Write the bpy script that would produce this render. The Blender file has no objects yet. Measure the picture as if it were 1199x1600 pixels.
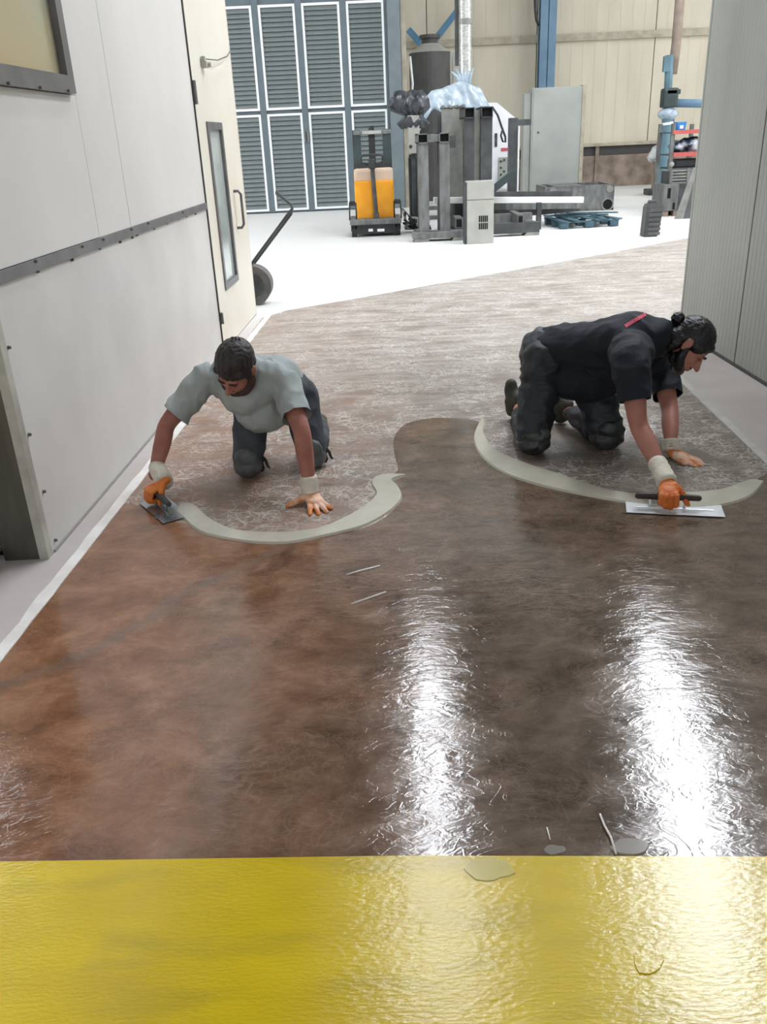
import bpy, bmesh, math, random, mathutils
import mathutils.geometry
from mathutils import Vector, Matrix, Euler, noise
PI = math.pi
V = Vector
random.seed(7)
SC = bpy.context.scene
COL = SC.collection

# ------------------------------------------------------------------ camera
F_PX, CX, CY, H = 1314.0, 599.5, 800.0, 1.60
PITCH, ROLL = math.radians(24.0), math.radians(2.6)
FWD = V((0, math.cos(PITCH), -math.sin(PITCH)))
UP0 = V((0, math.sin(PITCH), math.cos(PITCH)))
RT0 = V((1, 0, 0))
RT = RT0 * math.cos(ROLL) - UP0 * math.sin(ROLL)
UP = UP0 * math.cos(ROLL) + RT0 * math.sin(ROLL)
CAM = V((0, 0, H))
cd = bpy.data.cameras.new('camera'); cam = bpy.data.objects.new('camera', cd); COL.objects.link(cam)
cd.sensor_fit = 'VERTICAL'; cd.sensor_height = 24.0; cd.lens = F_PX / 1600 * 24.0
cd.clip_end = 200; cd.clip_start = 0.05
mm = Matrix((RT, UP, -FWD)).transposed().to_4x4(); mm.translation = CAM
cam.matrix_world = mm
SC.camera = cam

# ------------------------------------------------------------------ light and exposure
w = bpy.data.worlds.new('world'); SC.world = w; w.use_nodes = True
w.node_tree.nodes['Background'].inputs[0].default_value = (0.985, 0.99, 1.0, 1)
w.node_tree.nodes['Background'].inputs[1].default_value = 0.78
SC.view_settings.view_transform = 'Standard'; SC.view_settings.look = 'None'
SC.view_settings.gamma = 1.0; SC.view_settings.exposure = 0.14
SC.view_settings.use_curve_mapping = False
SKY_E = 36.0          # brightness of the skylight panes

def area(name, loc, target, sx, sy, energy, col=(1, 1, 1)):
    l = bpy.data.lights.new(name, 'AREA'); l.shape = 'RECTANGLE'; l.size = sx; l.size_y = sy
    l.energy = energy; l.color = col
    o = bpy.data.objects.new(name, l); COL.objects.link(o); o.location = loc
    o.rotation_euler = (V(target) - V(loc)).to_track_quat('-Z', 'Y').to_euler()
    return o
area('side_fill', (-13, 16, 3.4), (0, 16, 0.3), 9, 6, 420, (1.0, 1.0, 1.0))  # added lamp brightening the far hall from the left, no opening modelled
area('side_fill_2', (15, 15, 3.6), (3, 17, 0.3), 9, 6, 380, (1.0, 0.99, 0.96))  # matching added lamp from the right
area('roof_fill', (1.5, 20, 7.8), (1.5, 20, 0), 14, 5, 180, (1.0, 1.0, 1.0))  # added overhead lamp, lifts the far floor and back wall

# ------------------------------------------------------------------ pixel helpers
def ray(x, y): return FWD + RT * ((x - CX) / F_PX) - UP * ((y - CY) / F_PX)
def G(x, y, z=0.0):
    d = ray(x, y); t = (z - H) / d.z; return CAM + d * t
def A(x, y, Y):
    d = ray(x, y); return CAM + d * (Y / d.y)

# ------------------------------------------------------------------ materials
def hexc(h):
    h = h.lstrip('#'); r = [int(h[i:i+2], 16) / 255 for i in (0, 2, 4)]
    return tuple((c / 12.92 if c <= .04045 else ((c + .055) / 1.055) ** 2.4) for c in r) + (1,)
def mat(name, col, col2=None, rough=.6, metal=0, scale=4, bump=0, bscale=30, stretch=(1, 1, 1), detail=5, rough2=None, spec=.5, lo=.35, hi=.65, coat=0, sheen=0, emis=None, estr=0, trans=0, bdist=.01, alpha=1):
    m = bpy.data.materials.new(name); m.use_nodes = True
    nt = m.node_tree; N = nt.nodes; L = nt.links; b = N['Principled BSDF']
    b.inputs['Roughness'].default_value = rough; b.inputs['Metallic'].default_value = metal
    b.inputs['Specular IOR Level'].default_value = spec
    b.inputs['Coat Weight'].default_value = coat
    b.inputs['Transmission Weight'].default_value = trans
    b.inputs['Alpha'].default_value = alpha
    c1 = hexc(col); c2 = hexc(col2) if col2 else c1
    tc = N.new('ShaderNodeTexCoord'); mp = N.new('ShaderNodeMapping'); mp.inputs['Scale'].default_value = stretch
    L.new(tc.outputs['Object'], mp.inputs[0])
    nz = N.new('ShaderNodeTexNoise'); nz.inputs['Scale'].default_value = scale; nz.inputs['Detail'].default_value = detail
    L.new(mp.outputs[0], nz.inputs['Vector'])
    r = N.new('ShaderNodeValToRGB'); r.color_ramp.elements[0].position = lo; r.color_ramp.elements[1].position = hi
    r.color_ramp.elements[0].color = c1; r.color_ramp.elements[1].color = c2
    L.new(nz.outputs['Fac'], r.inputs[0]); L.new(r.outputs[0], b.inputs['Base Color'])
    if rough2 is not None:
        mr = N.new('ShaderNodeMapRange'); mr.inputs[1].default_value = lo; mr.inputs[2].default_value = hi
        mr.inputs[3].default_value = rough; mr.inputs[4].default_value = rough2
        L.new(nz.outputs['Fac'], mr.inputs[0]); L.new(mr.outputs[0], b.inputs['Roughness'])
    if bump:
        n2 = N.new('ShaderNodeTexNoise'); n2.inputs['Scale'].default_value = bscale; n2.inputs['Detail'].default_value = 4
        L.new(mp.outputs[0], n2.inputs['Vector'])
        bp = N.new('ShaderNodeBump'); bp.inputs['Strength'].default_value = bump; bp.inputs['Distance'].default_value = bdist
        L.new(n2.outputs['Fac'], bp.inputs['Height']); L.new(bp.outputs[0], b.inputs['Normal'])
    if emis:
        b.inputs['Emission Color'].default_value = hexc(emis); b.inputs['Emission Strength'].default_value = estr
    return m

M = {}
M['booth'] = mat('booth_panel_paint', '#d2d0cb', '#dad7d1', rough=.42, scale=1.3, bump=.08, bscale=3)
M['booth_low'] = mat('booth_lower_paint', '#c6c4bf', '#d4d2cd', rough=.42, scale=1.6, bump=.1, bscale=4)
M['door_cream'] = mat('door_cream_paint', '#d6d0c0', '#dcd8cb', rough=.4, scale=1.5)
M['trim_grey'] = mat('trim_grey_metal', '#6c6b6d', '#7c7b7c', rough=.4, metal=.5, scale=6)
M['seam'] = mat('seam_dark', '#4c4b49', rough=.8)
M['seam_light'] = mat('seam_light', '#96948e', rough=.7)
M['jamb'] = mat('jamb_steel', '#57564f', '#77756a', rough=.38, metal=.7, scale=2.5, stretch=(3, 3, .6))
M['jamb_light'] = mat('jamb_edge', '#a9a89f', '#c2c1b8', rough=.4, metal=.3, scale=8)
M['bolt'] = mat('bolt_zinc', '#6b6a68', rough=.4, metal=.8)
M['white_paint'] = mat('white_gate_frame', '#f2f6f6', rough=.4)
M['gate'] = mat('gate_blue_grey', '#5f6c72', '#69767c', rough=.5, scale=3)
M['slat'] = mat('gate_slat_grey', '#6f7878', '#7b8483', rough=.5, scale=4)
M['jamb_blue'] = mat('gate_jamb_blue_grey', '#6d7b80', '#788589', rough=.5, scale=3)
M['beige_wall'] = mat('beige_sheet', '#c3bca7', '#cfc8b4', rough=.55, scale=1.1, stretch=(1.5, 1, .4))
M['beige_dk'] = mat('purlin_beige', '#9b9482', '#b3ac99', rough=.6, scale=5)
M['plinth'] = mat('dirty_plinth', '#6a5c50', '#94867a', rough=.85, scale=2.5, bump=.2)
M['blue'] = mat('column_blue', '#5c7b93', '#6b8aa0', rough=.5, scale=2)
M['brace_blue'] = mat('brace_blue', '#3f6e8a', '#4b7a94', rough=.5)
M['teal'] = mat('column_teal', '#52707a', '#648490', rough=.5, scale=3)
M['ribbed'] = mat('ribbed_cladding', '#979a94', '#a3a59f', rough=.5, metal=.1, scale=2.2, stretch=(1, 1, .25), bump=.05)
M['ceiling'] = mat('roof_sheet', '#4a4c4e', '#55585a', rough=.8)
M['skylight'] = mat('skylight_pane', '#ffffff', rough=.4, emis='#f4f8ff', estr=SKY_E)
M['skylight3'] = mat('skylight_pane_clear', '#ffffff', rough=.4, emis='#f4f8ff', estr=SKY_E * 1.2)
M['side_glow'] = mat('added_glow_pane', '#ffffff', rough=.4, emis='#f4f8ff', estr=9)  # glow for the extra roof strips added to brighten the hall
M['orange'] = mat('stacker_orange', '#e89a12', '#f2a820', rough=.42, scale=5)
M['orange_pale'] = mat('stacker_pale_top', '#d9b99a', '#c9b6a4', rough=.7, scale=8)  # paler, rougher finish for the cowl top
M['black'] = mat('black_plastic', '#26292a', '#34383a', rough=.5, scale=6)
M['dark_green'] = mat('mast_dark_green', '#2f3b3c', '#3b4848', rough=.5, scale=5)
M['rubber'] = mat('rubber', '#2b2b2b', rough=.8)
M['steel'] = mat('raw_steel', '#5e605e', '#808280', rough=.5, metal=.15, scale=5, stretch=(2, 2, .7))
M['steel_dk'] = mat('dark_mill_steel', '#3c3f3f', '#525555', rough=.5, metal=.15, scale=5)
M['steel_lt'] = mat('galvanised_plate', '#7e7f7c', '#98998f', rough=.5, metal=.3, scale=5)
M['hollow'] = mat('tube_inside', '#080909', rough=.9)
M['box_grey'] = mat('electric_box_grey', '#a3a39b', '#b0b0a7', rough=.5, scale=5)
M['white_metal'] = mat('white_beam', '#f0f2f0', rough=.35)
M['tarp'] = mat('pale_blue_plastic', '#93a5b1', '#b4c4ce', rough=.28, scale=6, bump=.5, bscale=9, bdist=.03, coat=.3)
M['tarp_dk'] = mat('dark_bag_plastic', '#2f3336', '#55595c', rough=.22, scale=6, bump=.5, bscale=9, bdist=.03)
M['tank'] = mat('tank_dark', '#4a4a48', '#565553', rough=.6, scale=3)
M['duct'] = mat('duct_foil', '#a9aba6', '#d4d6d1', rough=.35, metal=.6, scale=14, stretch=(1, 1, 3))
M['cabinet_pale'] = mat('pale_green_grey_cabinet', '#999d97', '#a5a9a2', rough=.45, scale=2)
M['white_mach'] = mat('machine_white', '#dcdfe0', '#e6e8e8', rough=.4)
M['red'] = mat('rack_red', '#b8544f', '#c4625c', rough=.5)
M['red_txt'] = mat('machine_red_mark', '#c23c50', rough=.5)
M['pallet'] = mat('pallet_teal', '#324b57', '#4b6a75', rough=.6, scale=9)
M['brown_pipe'] = mat('brown_pipe', '#85756a', '#9a8a7c', rough=.7, scale=5)
M['bin_blue'] = mat('bin_blue', '#2e7fc6', rough=.4)
M['can'] = mat('dark_grey_plastic', '#4c4e4d', '#5b5d5c', rough=.55, scale=5)
M['glass'] = mat('booth_glass', '#a9b4b0', '#bcc3bd', rough=.12, scale=1.2, coat=.6)
M['warm_glass'] = mat('warm_booth_glass', '#bfa26e', '#a3a78f', rough=.22, scale=.9, coat=.5, lo=.3, hi=.7)
M['skin_tan'] = mat('skin_dark_tan', '#8a5347', '#94604f', rough=.5, scale=9, spec=.35)
M['skin'] = mat('skin_reddish', '#a97264', '#b98272', rough=.5, scale=9, spec=.35)
M['hair'] = mat('hair_dark_brown', '#1f1a19', '#383130', rough=.55, scale=60, stretch=(1, 1, .25), bump=.5, bscale=90)
M['hair_black'] = mat('hair_black', '#0d0d10', '#1c1d20', rough=.38, scale=60, stretch=(1, .25, 1), bump=.5, bscale=90)
M['beard'] = mat('stubble', '#3c2c28', '#4a3832', rough=.7, scale=80)
M['tee_grey'] = mat('grey_tshirt', '#9ba3a2', '#a8b0ae', rough=.85, scale=9, bump=.35, bscale=12, bdist=.02)
M['tee_navy'] = mat('navy_tshirt', '#0f1620', '#151d28', rough=.8, scale=7, bump=.4, bscale=12, bdist=.02)
M['jeans_grey'] = mat('dark_grey_trousers', '#3b3f45', '#4a5057', rough=.85, scale=8, bump=.4, bscale=14, bdist=.02)
M['jeans_dirty'] = mat('dirty_dark_trousers', '#14181f', '#262d36', rough=.55, scale=6, bump=.5, bscale=13, bdist=.02)
M['kneepad'] = mat('knee_pad_rubber', '#23282a', '#4b4f4b', rough=.35, scale=13, bump=.3, bscale=20, lo=.45, hi=.75)
M['boot'] = mat('boot_olive', '#3c3d36', '#57564b', rough=.7, scale=14, bump=.3)
M['strap'] = mat('strap_black', '#1d1f20', rough=.6)
M['glove'] = mat('glove_orange', '#d98240', '#e4bda4', rough=.6, scale=14, bump=.3, bscale=40, lo=.42, hi=.56)
M['glove_dirty'] = mat('glove_orange_deep', '#c8601c', '#e08436', rough=.55, scale=16, bump=.3, bscale=40)
M['knit'] = mat('cuff_knit_cream', '#cfc8b8', '#dfd9ca', rough=.9, scale=20, bump=.5, bscale=60)
M['trowel_steel'] = mat('trowel_steel', '#8d9aa0', '#a9b5ba', rough=.22, metal=.8, scale=9)
M['trowel_bright'] = mat('trowel_bright_steel', '#dfe6ea', '#f0f4f6', rough=.3, metal=.35, scale=9)
M['trowel_handle'] = mat('trowel_handle_dark', '#2b2b30', '#3b3a3e', rough=.4, scale=9)
M['trowel_wood'] = mat('trowel_handle_brown', '#2a1c17', '#41291f', rough=.5, scale=9)
M['mortar'] = mat('wet_mortar', '#b7b3a2', '#c0bcac', rough=.22, scale=9, coat=.3)
M['skin_red'] = mat('skin_sun_reddened', '#9a6356', '#b27a6b', rough=.5, scale=9, spec=.35)
M['kneepad_grey'] = mat('knee_pad_grey', '#4a4d4f', '#5f6264', rough=.5, scale=10)
M['eyelid'] = mat('eyelid', '#7b4a40', rough=.5); M['eyelid2'] = mat('eyelid_brown', '#7a4e42', rough=.5)
M['pink_print'] = mat('pink_shirt_print', '#d8546c', rough=.7)
M['eye'] = mat('eye_white', '#cfc6c0', rough=.3)

def node_floor():
    # bare concrete: pinkish grey by the booth, blended to near white down the hall
    m = mat('concrete_floor', '#b5aca7', '#c6bfba', rough=.6, scale=1.4, bump=.1, bscale=30)
    nt = m.node_tree; N = nt.nodes; L = nt.links; b = N['Principled BSDF']
    src = b.inputs['Base Color'].links[0].from_socket
    geo = N.new('ShaderNodeNewGeometry'); sp = N.new('ShaderNodeSeparateXYZ'); L.new(geo.outputs['Position'], sp.inputs[0])
    mr = N.new('ShaderNodeMapRange'); mr.inputs[1].default_value = 7; mr.inputs[2].default_value = 9.5
    L.new(sp.outputs['Y'], mr.inputs[0])
    mix = N.new('ShaderNodeMixRGB'); mix.inputs[2].default_value = hexc('#dcdcd8')
    L.new(mr.outputs[0], mix.inputs[0]); L.new(src, mix.inputs[1]); L.new(mix.outputs[0], b.inputs['Base Color'])
    return m
M['concrete'] = node_floor()

def node_coat(name, wet):
    m = bpy.data.materials.new(name); m.use_nodes = True
    nt = m.node_tree; N = nt.nodes; L = nt.links; b = N['Principled BSDF']
    geo = N.new('ShaderNodeNewGeometry'); P = geo.outputs['Position']
    sp = N.new('ShaderNodeSeparateXYZ'); L.new(P, sp.inputs[0])
    def ns(scale, detail=6, stretch=(1, 1, 1), dist=0, rough=.55, rot=0):
        mp = N.new('ShaderNodeMapping'); mp.inputs['Scale'].default_value = stretch; mp.inputs['Rotation'].default_value = (0, 0, rot)
        L.new(P, mp.inputs[0]); n = N.new('ShaderNodeTexNoise'); n.inputs['Scale'].default_value = scale
        n.inputs['Detail'].default_value = detail; n.inputs['Distortion'].default_value = dist; n.inputs['Roughness'].default_value = rough
        L.new(mp.outputs[0], n.inputs['Vector']); return n.outputs['Fac']
    def ramp(f, stops):
        r = N.new('ShaderNodeValToRGB'); e = r.color_ramp.elements
        e[0].position, e[0].color = stops[0][0], stops[0][1]
        e[1].position, e[1].color = stops[-1][0], stops[-1][1]
        for p, c in stops[1:-1]:
            q = e.new(p); q.color = c
        L.new(f, r.inputs[0]); return r.outputs[0]
    def mix(f, a, c, t='MIX'):
        x = N.new('ShaderNodeMixRGB'); x.blend_type = t
        for i, s in ((0, f), (1, a), (2, c)):
            if isinstance(s, (int, float)): x.inputs[i].default_value = s
            elif isinstance(s, tuple): x.inputs[i].default_value = s
            else: L.new(s, x.inputs[i])
        return x.outputs[0]
    def mrange(f, a, c, d=0, e=1):
        r = N.new('ShaderNodeMapRange'); r.inputs[1].default_value = a; r.inputs[2].default_value = c
        r.inputs[3].default_value = d; r.inputs[4].default_value = e; L.new(f, r.inputs[0]); return r.outputs[0]
    def math_(op, a, c):
        x = N.new('ShaderNodeMath'); x.operation = op
        for i, s in ((0, a), (1, c)):
            if isinstance(s, (int, float)): x.inputs[i].default_value = s
            else: L.new(s, x.inputs[i])
        return x.outputs[0]
    big = ns(1.1, 5, dist=.8); mid = ns(4.5, 11, stretch=(1, 1.3, 1), dist=.35, rough=.72); fine = ns(38, 8, rough=.7)
    rust = ramp(mid, [(.3, hexc('#62412c')), (.5, hexc('#886046')), (.7, hexc('#a37a5e'))])
    taupe = ramp(mid, [(.3, hexc('#43382d')), (.5, hexc('#5f5143')), (.7, hexc('#776656'))])
    # the primer is redder on the booth side of the lane, browner to the other side
    sideF = mrange(math_('ADD', sp.outputs['X'], math_('MULTIPLY', math_('SUBTRACT', big, .5), 1.6)), -.9, .35)
    col = mix(sideF, rust, taupe)
    # trowel arcs: pale curved scratch lines
    def scratches(sc, lo, dist, st=(1, 1, 1), rot=0, seed=0):
        mp = N.new('ShaderNodeMapping'); mp.inputs['Scale'].default_value = st; mp.inputs['Rotation'].default_value = (0, 0, rot)
        mp.inputs['Location'].default_value = (seed, seed * .7, 0)
        L.new(P, mp.inputs[0])
        n = N.new('ShaderNodeTexNoise'); n.inputs['Scale'].default_value = sc * .6; n.inputs['Detail'].default_value = 2
        L.new(mp.outputs[0], n.inputs['Vector'])
        mx = N.new('ShaderNodeVectorMath'); mx.operation = 'MULTIPLY_ADD'; mx.inputs[1].default_value = (dist, dist, 0)
        L.new(n.outputs['Color'], mx.inputs[0]); L.new(mp.outputs[0], mx.inputs[2])
        v = N.new('ShaderNodeTexVoronoi'); v.feature = 'DISTANCE_TO_EDGE'; v.inputs['Scale'].default_value = sc
        L.new(mx.outputs[0], v.inputs['Vector'])
        return mrange(v.outputs['Distance'], 0, lo, 1, 0)
    def swirl(sc, wdt, st, rot, seed, dist=1.5):
        mp = N.new('ShaderNodeMapping'); mp.inputs['Scale'].default_value = st; mp.inputs['Rotation'].default_value = (0, 0, rot); mp.inputs['Location'].default_value = (seed, seed * .7, seed)
        L.new(P, mp.inputs[0]); n = N.new('ShaderNodeTexNoise'); n.inputs['Scale'].default_value = sc; n.inputs['Detail'].default_value = 1.5; n.inputs['Distortion'].default_value = dist
        L.new(mp.outputs[0], n.inputs['Vector'])
        return mrange(math_('ABSOLUTE', math_('SUBTRACT', n.outputs['Fac'], .5), 0), 0, wdt, 1, 0)
    s1 = math_('MAXIMUM', swirl(2.6, .012, (1, 1.3, 1), .3, 3), swirl(4.1, .014, (1.2, 1, 1), -.5, 8)); s2 = math_('MAXIMUM', swirl(5.3, .016, (1, 1.8, 1), .9, 5), swirl(7.7, .018, (1, 1.4, 1), 0, 13)); s3 = scratches(11, .04, .5, (1, 1.8, 1), .9, 5)
    patch = mrange(ns(3.2, 4, dist=.5), .36, .58)
    sc = math_('MULTIPLY', math_('MAXIMUM', math_('MAXIMUM', s1, s2), s3), patch)
    if wet:
        col = mix(math_('MULTIPLY', sc, .16), col, hexc('#b79a86'))
        col = mix(math_('MULTIPLY', mrange(fine, .62, .75), .3), col, hexc('#b89b88'))
        col = mix(math_('MULTIPLY', mrange(ns(3, 7, dist=1.2), .58, .7), .45), col, hexc('#2a1e18'))
        pa, pb = G(0, 1085), G(390, 878); ld = (pb - pa).normalized(); ln_ = V((-ld.y, ld.x, 0)); dt = N.new('ShaderNodeVectorMath'); dt.operation = 'DOT_PRODUCT'
        L.new(P, dt.inputs[0]); dt.inputs[1].default_value = ln_
        dist = math_('ABSOLUTE', math_('ADD', math_('SUBTRACT', dt.outputs['Value'], pa.dot(ln_)), math_('MULTIPLY', math_('SUBTRACT', ns(2.5, 6), .5), .42)), 0)
        smear = math_('MULTIPLY', mrange(dist, .008, .06, 1, 0), mrange(sp.outputs['X'], -.35, .1, 1, 0))
        col = mix(math_('MULTIPLY', smear, .38), col, hexc('#6e665f'))
    else:
        far_sheen = mrange(sp.outputs['Y'], 4.6, 7.0)                      # pale dry film plus glancing hall reflection, painted in with distance
        st = ns(3.0, 9, stretch=(.55, 3.0, 1), dist=.7, rough=.7)
        base = mix(math_('ADD', math_('MULTIPLY', far_sheen, .42), .12), col, hexc('#a1998f'))
        base = mix(math_('MULTIPLY', mrange(st, .42, .62), math_('ADD', math_('MULTIPLY', far_sheen, .42), .16)), base, hexc('#c4bdb3'))
        col = mix(math_('MULTIPLY', sc, .75), base, hexc('#d8d3cc'))
        col = mix(math_('MULTIPLY', mrange(fine, .6, .72), .35), col, hexc('#cfc9c2'))
    L.new(col, b.inputs['Base Color'])
    rid = ns(7, 5, stretch=(1, 2.2, 1), dist=1.4, rough=.55); rid2 = ns(30, 3, stretch=(1, 1.5, 1), dist=.6)
    hsum = math_('ADD', math_('ADD', rid, math_('MULTIPLY', rid2, .16)), math_('MULTIPLY', math_('MAXIMUM', swirl(3.1, .03, (1, 2.2, 1), .15, 21, 2.5), swirl(5.9, .03, (1, 2.0, 1), -.2, 31, 2.5)), .07))
    bp = N.new('ShaderNodeBump'); bp.inputs['Distance'].default_value = .012 if wet else .01
    bp.inputs['Strength'].default_value = .12 if wet else .3
    L.new(hsum, bp.inputs['Height']); L.new(bp.outputs[0], b.inputs['Normal'])
    if wet:
        L.new(mrange(mid, .35, .7, .08, .18), b.inputs['Roughness']); b.inputs['Specular IOR Level'].default_value = .5
    else:
        L.new(mrange(mid, .35, .7, .38, .6), b.inputs['Roughness'])
    return m
M['coat_dry'] = node_coat('primer_dry_scratched', False)
M['coat_wet'] = node_coat('primer_wet_glossy', True)

def node_yellow():
    m = mat('yellow_epoxy', '#cfb300', '#dabf04', rough=.2, scale=2.5, stretch=(1, 3, 1), bump=.2, bscale=45, bdist=.006, detail=8)
    nt = m.node_tree; N = nt.nodes; L = nt.links; b = N['Principled BSDF']
    src = b.inputs['Base Color'].links[0].from_socket
    geo = N.new('ShaderNodeNewGeometry'); mp = N.new('ShaderNodeMapping'); mp.inputs['Scale'].default_value = (1, 4, 1)
    L.new(geo.outputs['Position'], mp.inputs[0])
    n = N.new('ShaderNodeTexNoise'); n.inputs['Scale'].default_value = 2.6; n.inputs['Detail'].default_value = 7; L.new(mp.outputs[0], n.inputs['Vector'])
    r = N.new('ShaderNodeMapRange'); r.inputs[1].default_value = .52; r.inputs[2].default_value = .72; r.inputs[4].default_value = .45
    L.new(n.outputs['Fac'], r.inputs[0])
    x = N.new('ShaderNodeMixRGB'); x.inputs[2].default_value = hexc('#a39222'); L.new(r.outputs[0], x.inputs[0]); L.new(src, x.inputs[1])
    L.new(x.outputs[0], b.inputs['Base Color'])
    return m
M['yellow'] = node_yellow()
M['strip_white'] = mat('white_edge_strip', '#dedad3', '#f0ede8', rough=.6, scale=7, bump=.3, bscale=20)
M['strip_grey'] = mat('grey_edge_strip', '#b9b6ae', '#cfccc5', rough=.6, scale=7, bump=.3, bscale=20)
M['floor_grey'] = mat('grey_walk_strip', '#a5a8a6', '#b4b6b3', rough=.5, scale=2)

# ------------------------------------------------------------------ object helpers
def wm(o):
    m = o.matrix_basis.copy()
    return wm(o.parent) @ m if o.parent else m
def thing(name, label=None, cat=None, loc=(0, 0, 0), rotz=0, group=None, kind=None, parent=None):
    o = bpy.data.objects.new(name, None); COL.objects.link(o); o.empty_display_size = .1
    o.location = loc; o.rotation_euler = (0, 0, rotz); o.parent = parent
    return tag(o, label, cat, group, kind)
def tag(o, label=None, cat=None, group=None, kind=None):
    if label: o['label'] = label
    if cat: o['category'] = cat
    if group: o['group'] = group
    if kind: o['kind'] = kind
    return o
def link_mesh(name, me, m, parent=None, world=True, smooth=False):
    if parent is not None and world: me.transform(wm(parent).inverted())
    if m is not None:
        me.materials.clear(); me.materials.append(m)
    if smooth:
        for p in me.polygons: p.use_smooth = True
    o = bpy.data.objects.new(name, me); COL.objects.link(o); o.parent = parent
    return o
class MB:
    def __init__(s): s.bm = bmesh.new()
    def box(s, c, size, rot=None, bev=0):
        r = bmesh.ops.create_cube(s.bm, size=1); vs = r['verts']
        mt = Matrix.Translation(V(c)) @ (rot.to_4x4() if rot else Matrix()) @ Matrix.Diagonal((*size, 1))
        bmesh.ops.transform(s.bm, matrix=mt, verts=vs)
        if bev:
            es = list({e for v in vs for e in v.link_edges})
            bmesh.ops.bevel(s.bm, geom=es, offset=bev, segments=2, affect='EDGES', profile=.6)
        return s
    def lohi(s, lo, hi, bev=0):
        lo = V(lo); hi = V(hi); d = hi - lo
        return s.box((lo + hi) / 2, (abs(d.x), abs(d.y), abs(d.z)), bev=bev)
    def bar(s, p0, p1, wid, thk, up=(0, 0, 1), bev=0):
        p0 = V(p0); p1 = V(p1); z = (p1 - p0); ln = z.length; z.normalize()
        x = V(up).cross(z)
        if x.length < 1e-4: x = V((1, 0, 0)).cross(z)
        x.normalize(); y = z.cross(x)
        return s.box((p0 + p1) / 2, (wid, thk, ln), Matrix((x, y, z)).transposed(), bev)
    def cone(s, p0, p1, r0, r1=None, n=16):
        r1 = r0 if r1 is None else r1
        p0 = V(p0); p1 = V(p1); d = p1 - p0
        q = d.to_track_quat('Z', 'Y').to_matrix().to_4x4()
        bmesh.ops.create_cone(s.bm, cap_ends=True, segments=n, radius1=r0, radius2=max(r1, 1e-4), depth=d.length, matrix=Matrix.Translation((p0 + p1) / 2) @ q)
        return s
    def tube(s, pts, r, n=8, rr=None, caps=True):
        pts = [V(p) for p in pts]; rings = []; ref = None
        for i, p in enumerate(pts):
            t = (pts[min(i + 1, len(pts) - 1)] - pts[max(i - 1, 0)]).normalized()
            if ref is None: ref = t.orthogonal()
            ref = (ref - t * ref.dot(t)).normalized(); b = t.cross(ref)
            rad = rr[i] if rr else r
            rings.append([s.bm.verts.new(p + (ref * math.cos(a) + b * math.sin(a)) * rad) for a in [2 * PI * k / n for k in range(n)]])
        for a, b in zip(rings, rings[1:]):
            for k in range(n): s.bm.faces.new((a[k], a[(k + 1) % n], b[(k + 1) % n], b[k]))
        if caps: s.bm.faces.new(rings[0][::-1]); s.bm.faces.new(rings[-1])
        return s
    def ell(s, c, r, rot=None, u=16, v=10):
        q = bmesh.ops.create_uvsphere(s.bm, u_segments=u, v_segments=v, radius=1)
        bmesh.ops.transform(s.bm, matrix=Matrix.Translation(V(c)) @ (rot.to_4x4() if rot else Matrix()) @ Matrix.Diagonal((*((r, r, r) if isinstance(r, (int, float)) else r), 1)), verts=q['verts'])
        return s
    def limb(s, pts, radii, n=16, side=(1, 0, 0)):
        """tapered, round-ended; radii numbers or (across, thick); side = direction of 'across'"""
        pts = [V(p) for p in pts]
        rad = [(r, r) if isinstance(r, (int, float)) else r for r in radii]
        # catmull resample
        P = []; R = []
        for i in range(len(pts) - 1):
            p0 = pts[max(i - 1, 0)]; p1 = pts[i]; p2 = pts[i + 1]; p3 = pts[min(i + 2, len(pts) - 1)]
            for k in range(4):
                t = k / 4
                P.append(.5 * ((2 * p1) + (p2 - p0) * t + (2 * p0 - 5 * p1 + 4 * p2 - p3) * t * t + (3 * p1 - p0 - 3 * p2 + p3) * t ** 3))
                tt = t * t * (3 - 2 * t)
                R.append(tuple(rad[i][j] * (1 - tt) + rad[i + 1][j] * tt for j in (0, 1)))
        P.append(pts[-1]); R.append(rad[-1])
        t0 = (P[0] - P[1]).normalized(); t1 = (P[-1] - P[-2]).normalized()
        pre = []; post = []
        for a in (80, 55, 28):
            a = math.radians(a); e0 = min(R[0]); e1 = min(R[-1])
            pre.append((P[0] + t0 * math.sin(a) * e0, (R[0][0] * math.cos(a), R[0][1] * math.cos(a))))
            post.insert(0, (P[-1] + t1 * math.sin(a) * e1, (R[-1][0] * math.cos(a), R[-1][1] * math.cos(a))))
        allp = pre + list(zip(P, R)) + post
        rings = []; sd = V(side)
        for i, (p, r) in enumerate(allp):
            t = (allp[min(i + 1, len(allp) - 1)][0] - allp[max(i - 1, 0)][0]).normalized()
            x = sd - t * sd.dot(t)
            if x.length < 1e-3: x = t.orthogonal()
            x.normalize(); y = t.cross(x)
            rings.append([s.bm.verts.new(p + x * math.cos(a) * r[0] + y * math.sin(a) * r[1]) for a in [2 * PI * k / n for k in range(n)]])
        for a, b in zip(rings, rings[1:]):
            for k in range(n): s.bm.faces.new((a[k], a[(k + 1) % n], b[(k + 1) % n], b[k]))
        s.bm.faces.new(rings[0][::-1]); s.bm.faces.new(rings[-1])
        return s
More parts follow.
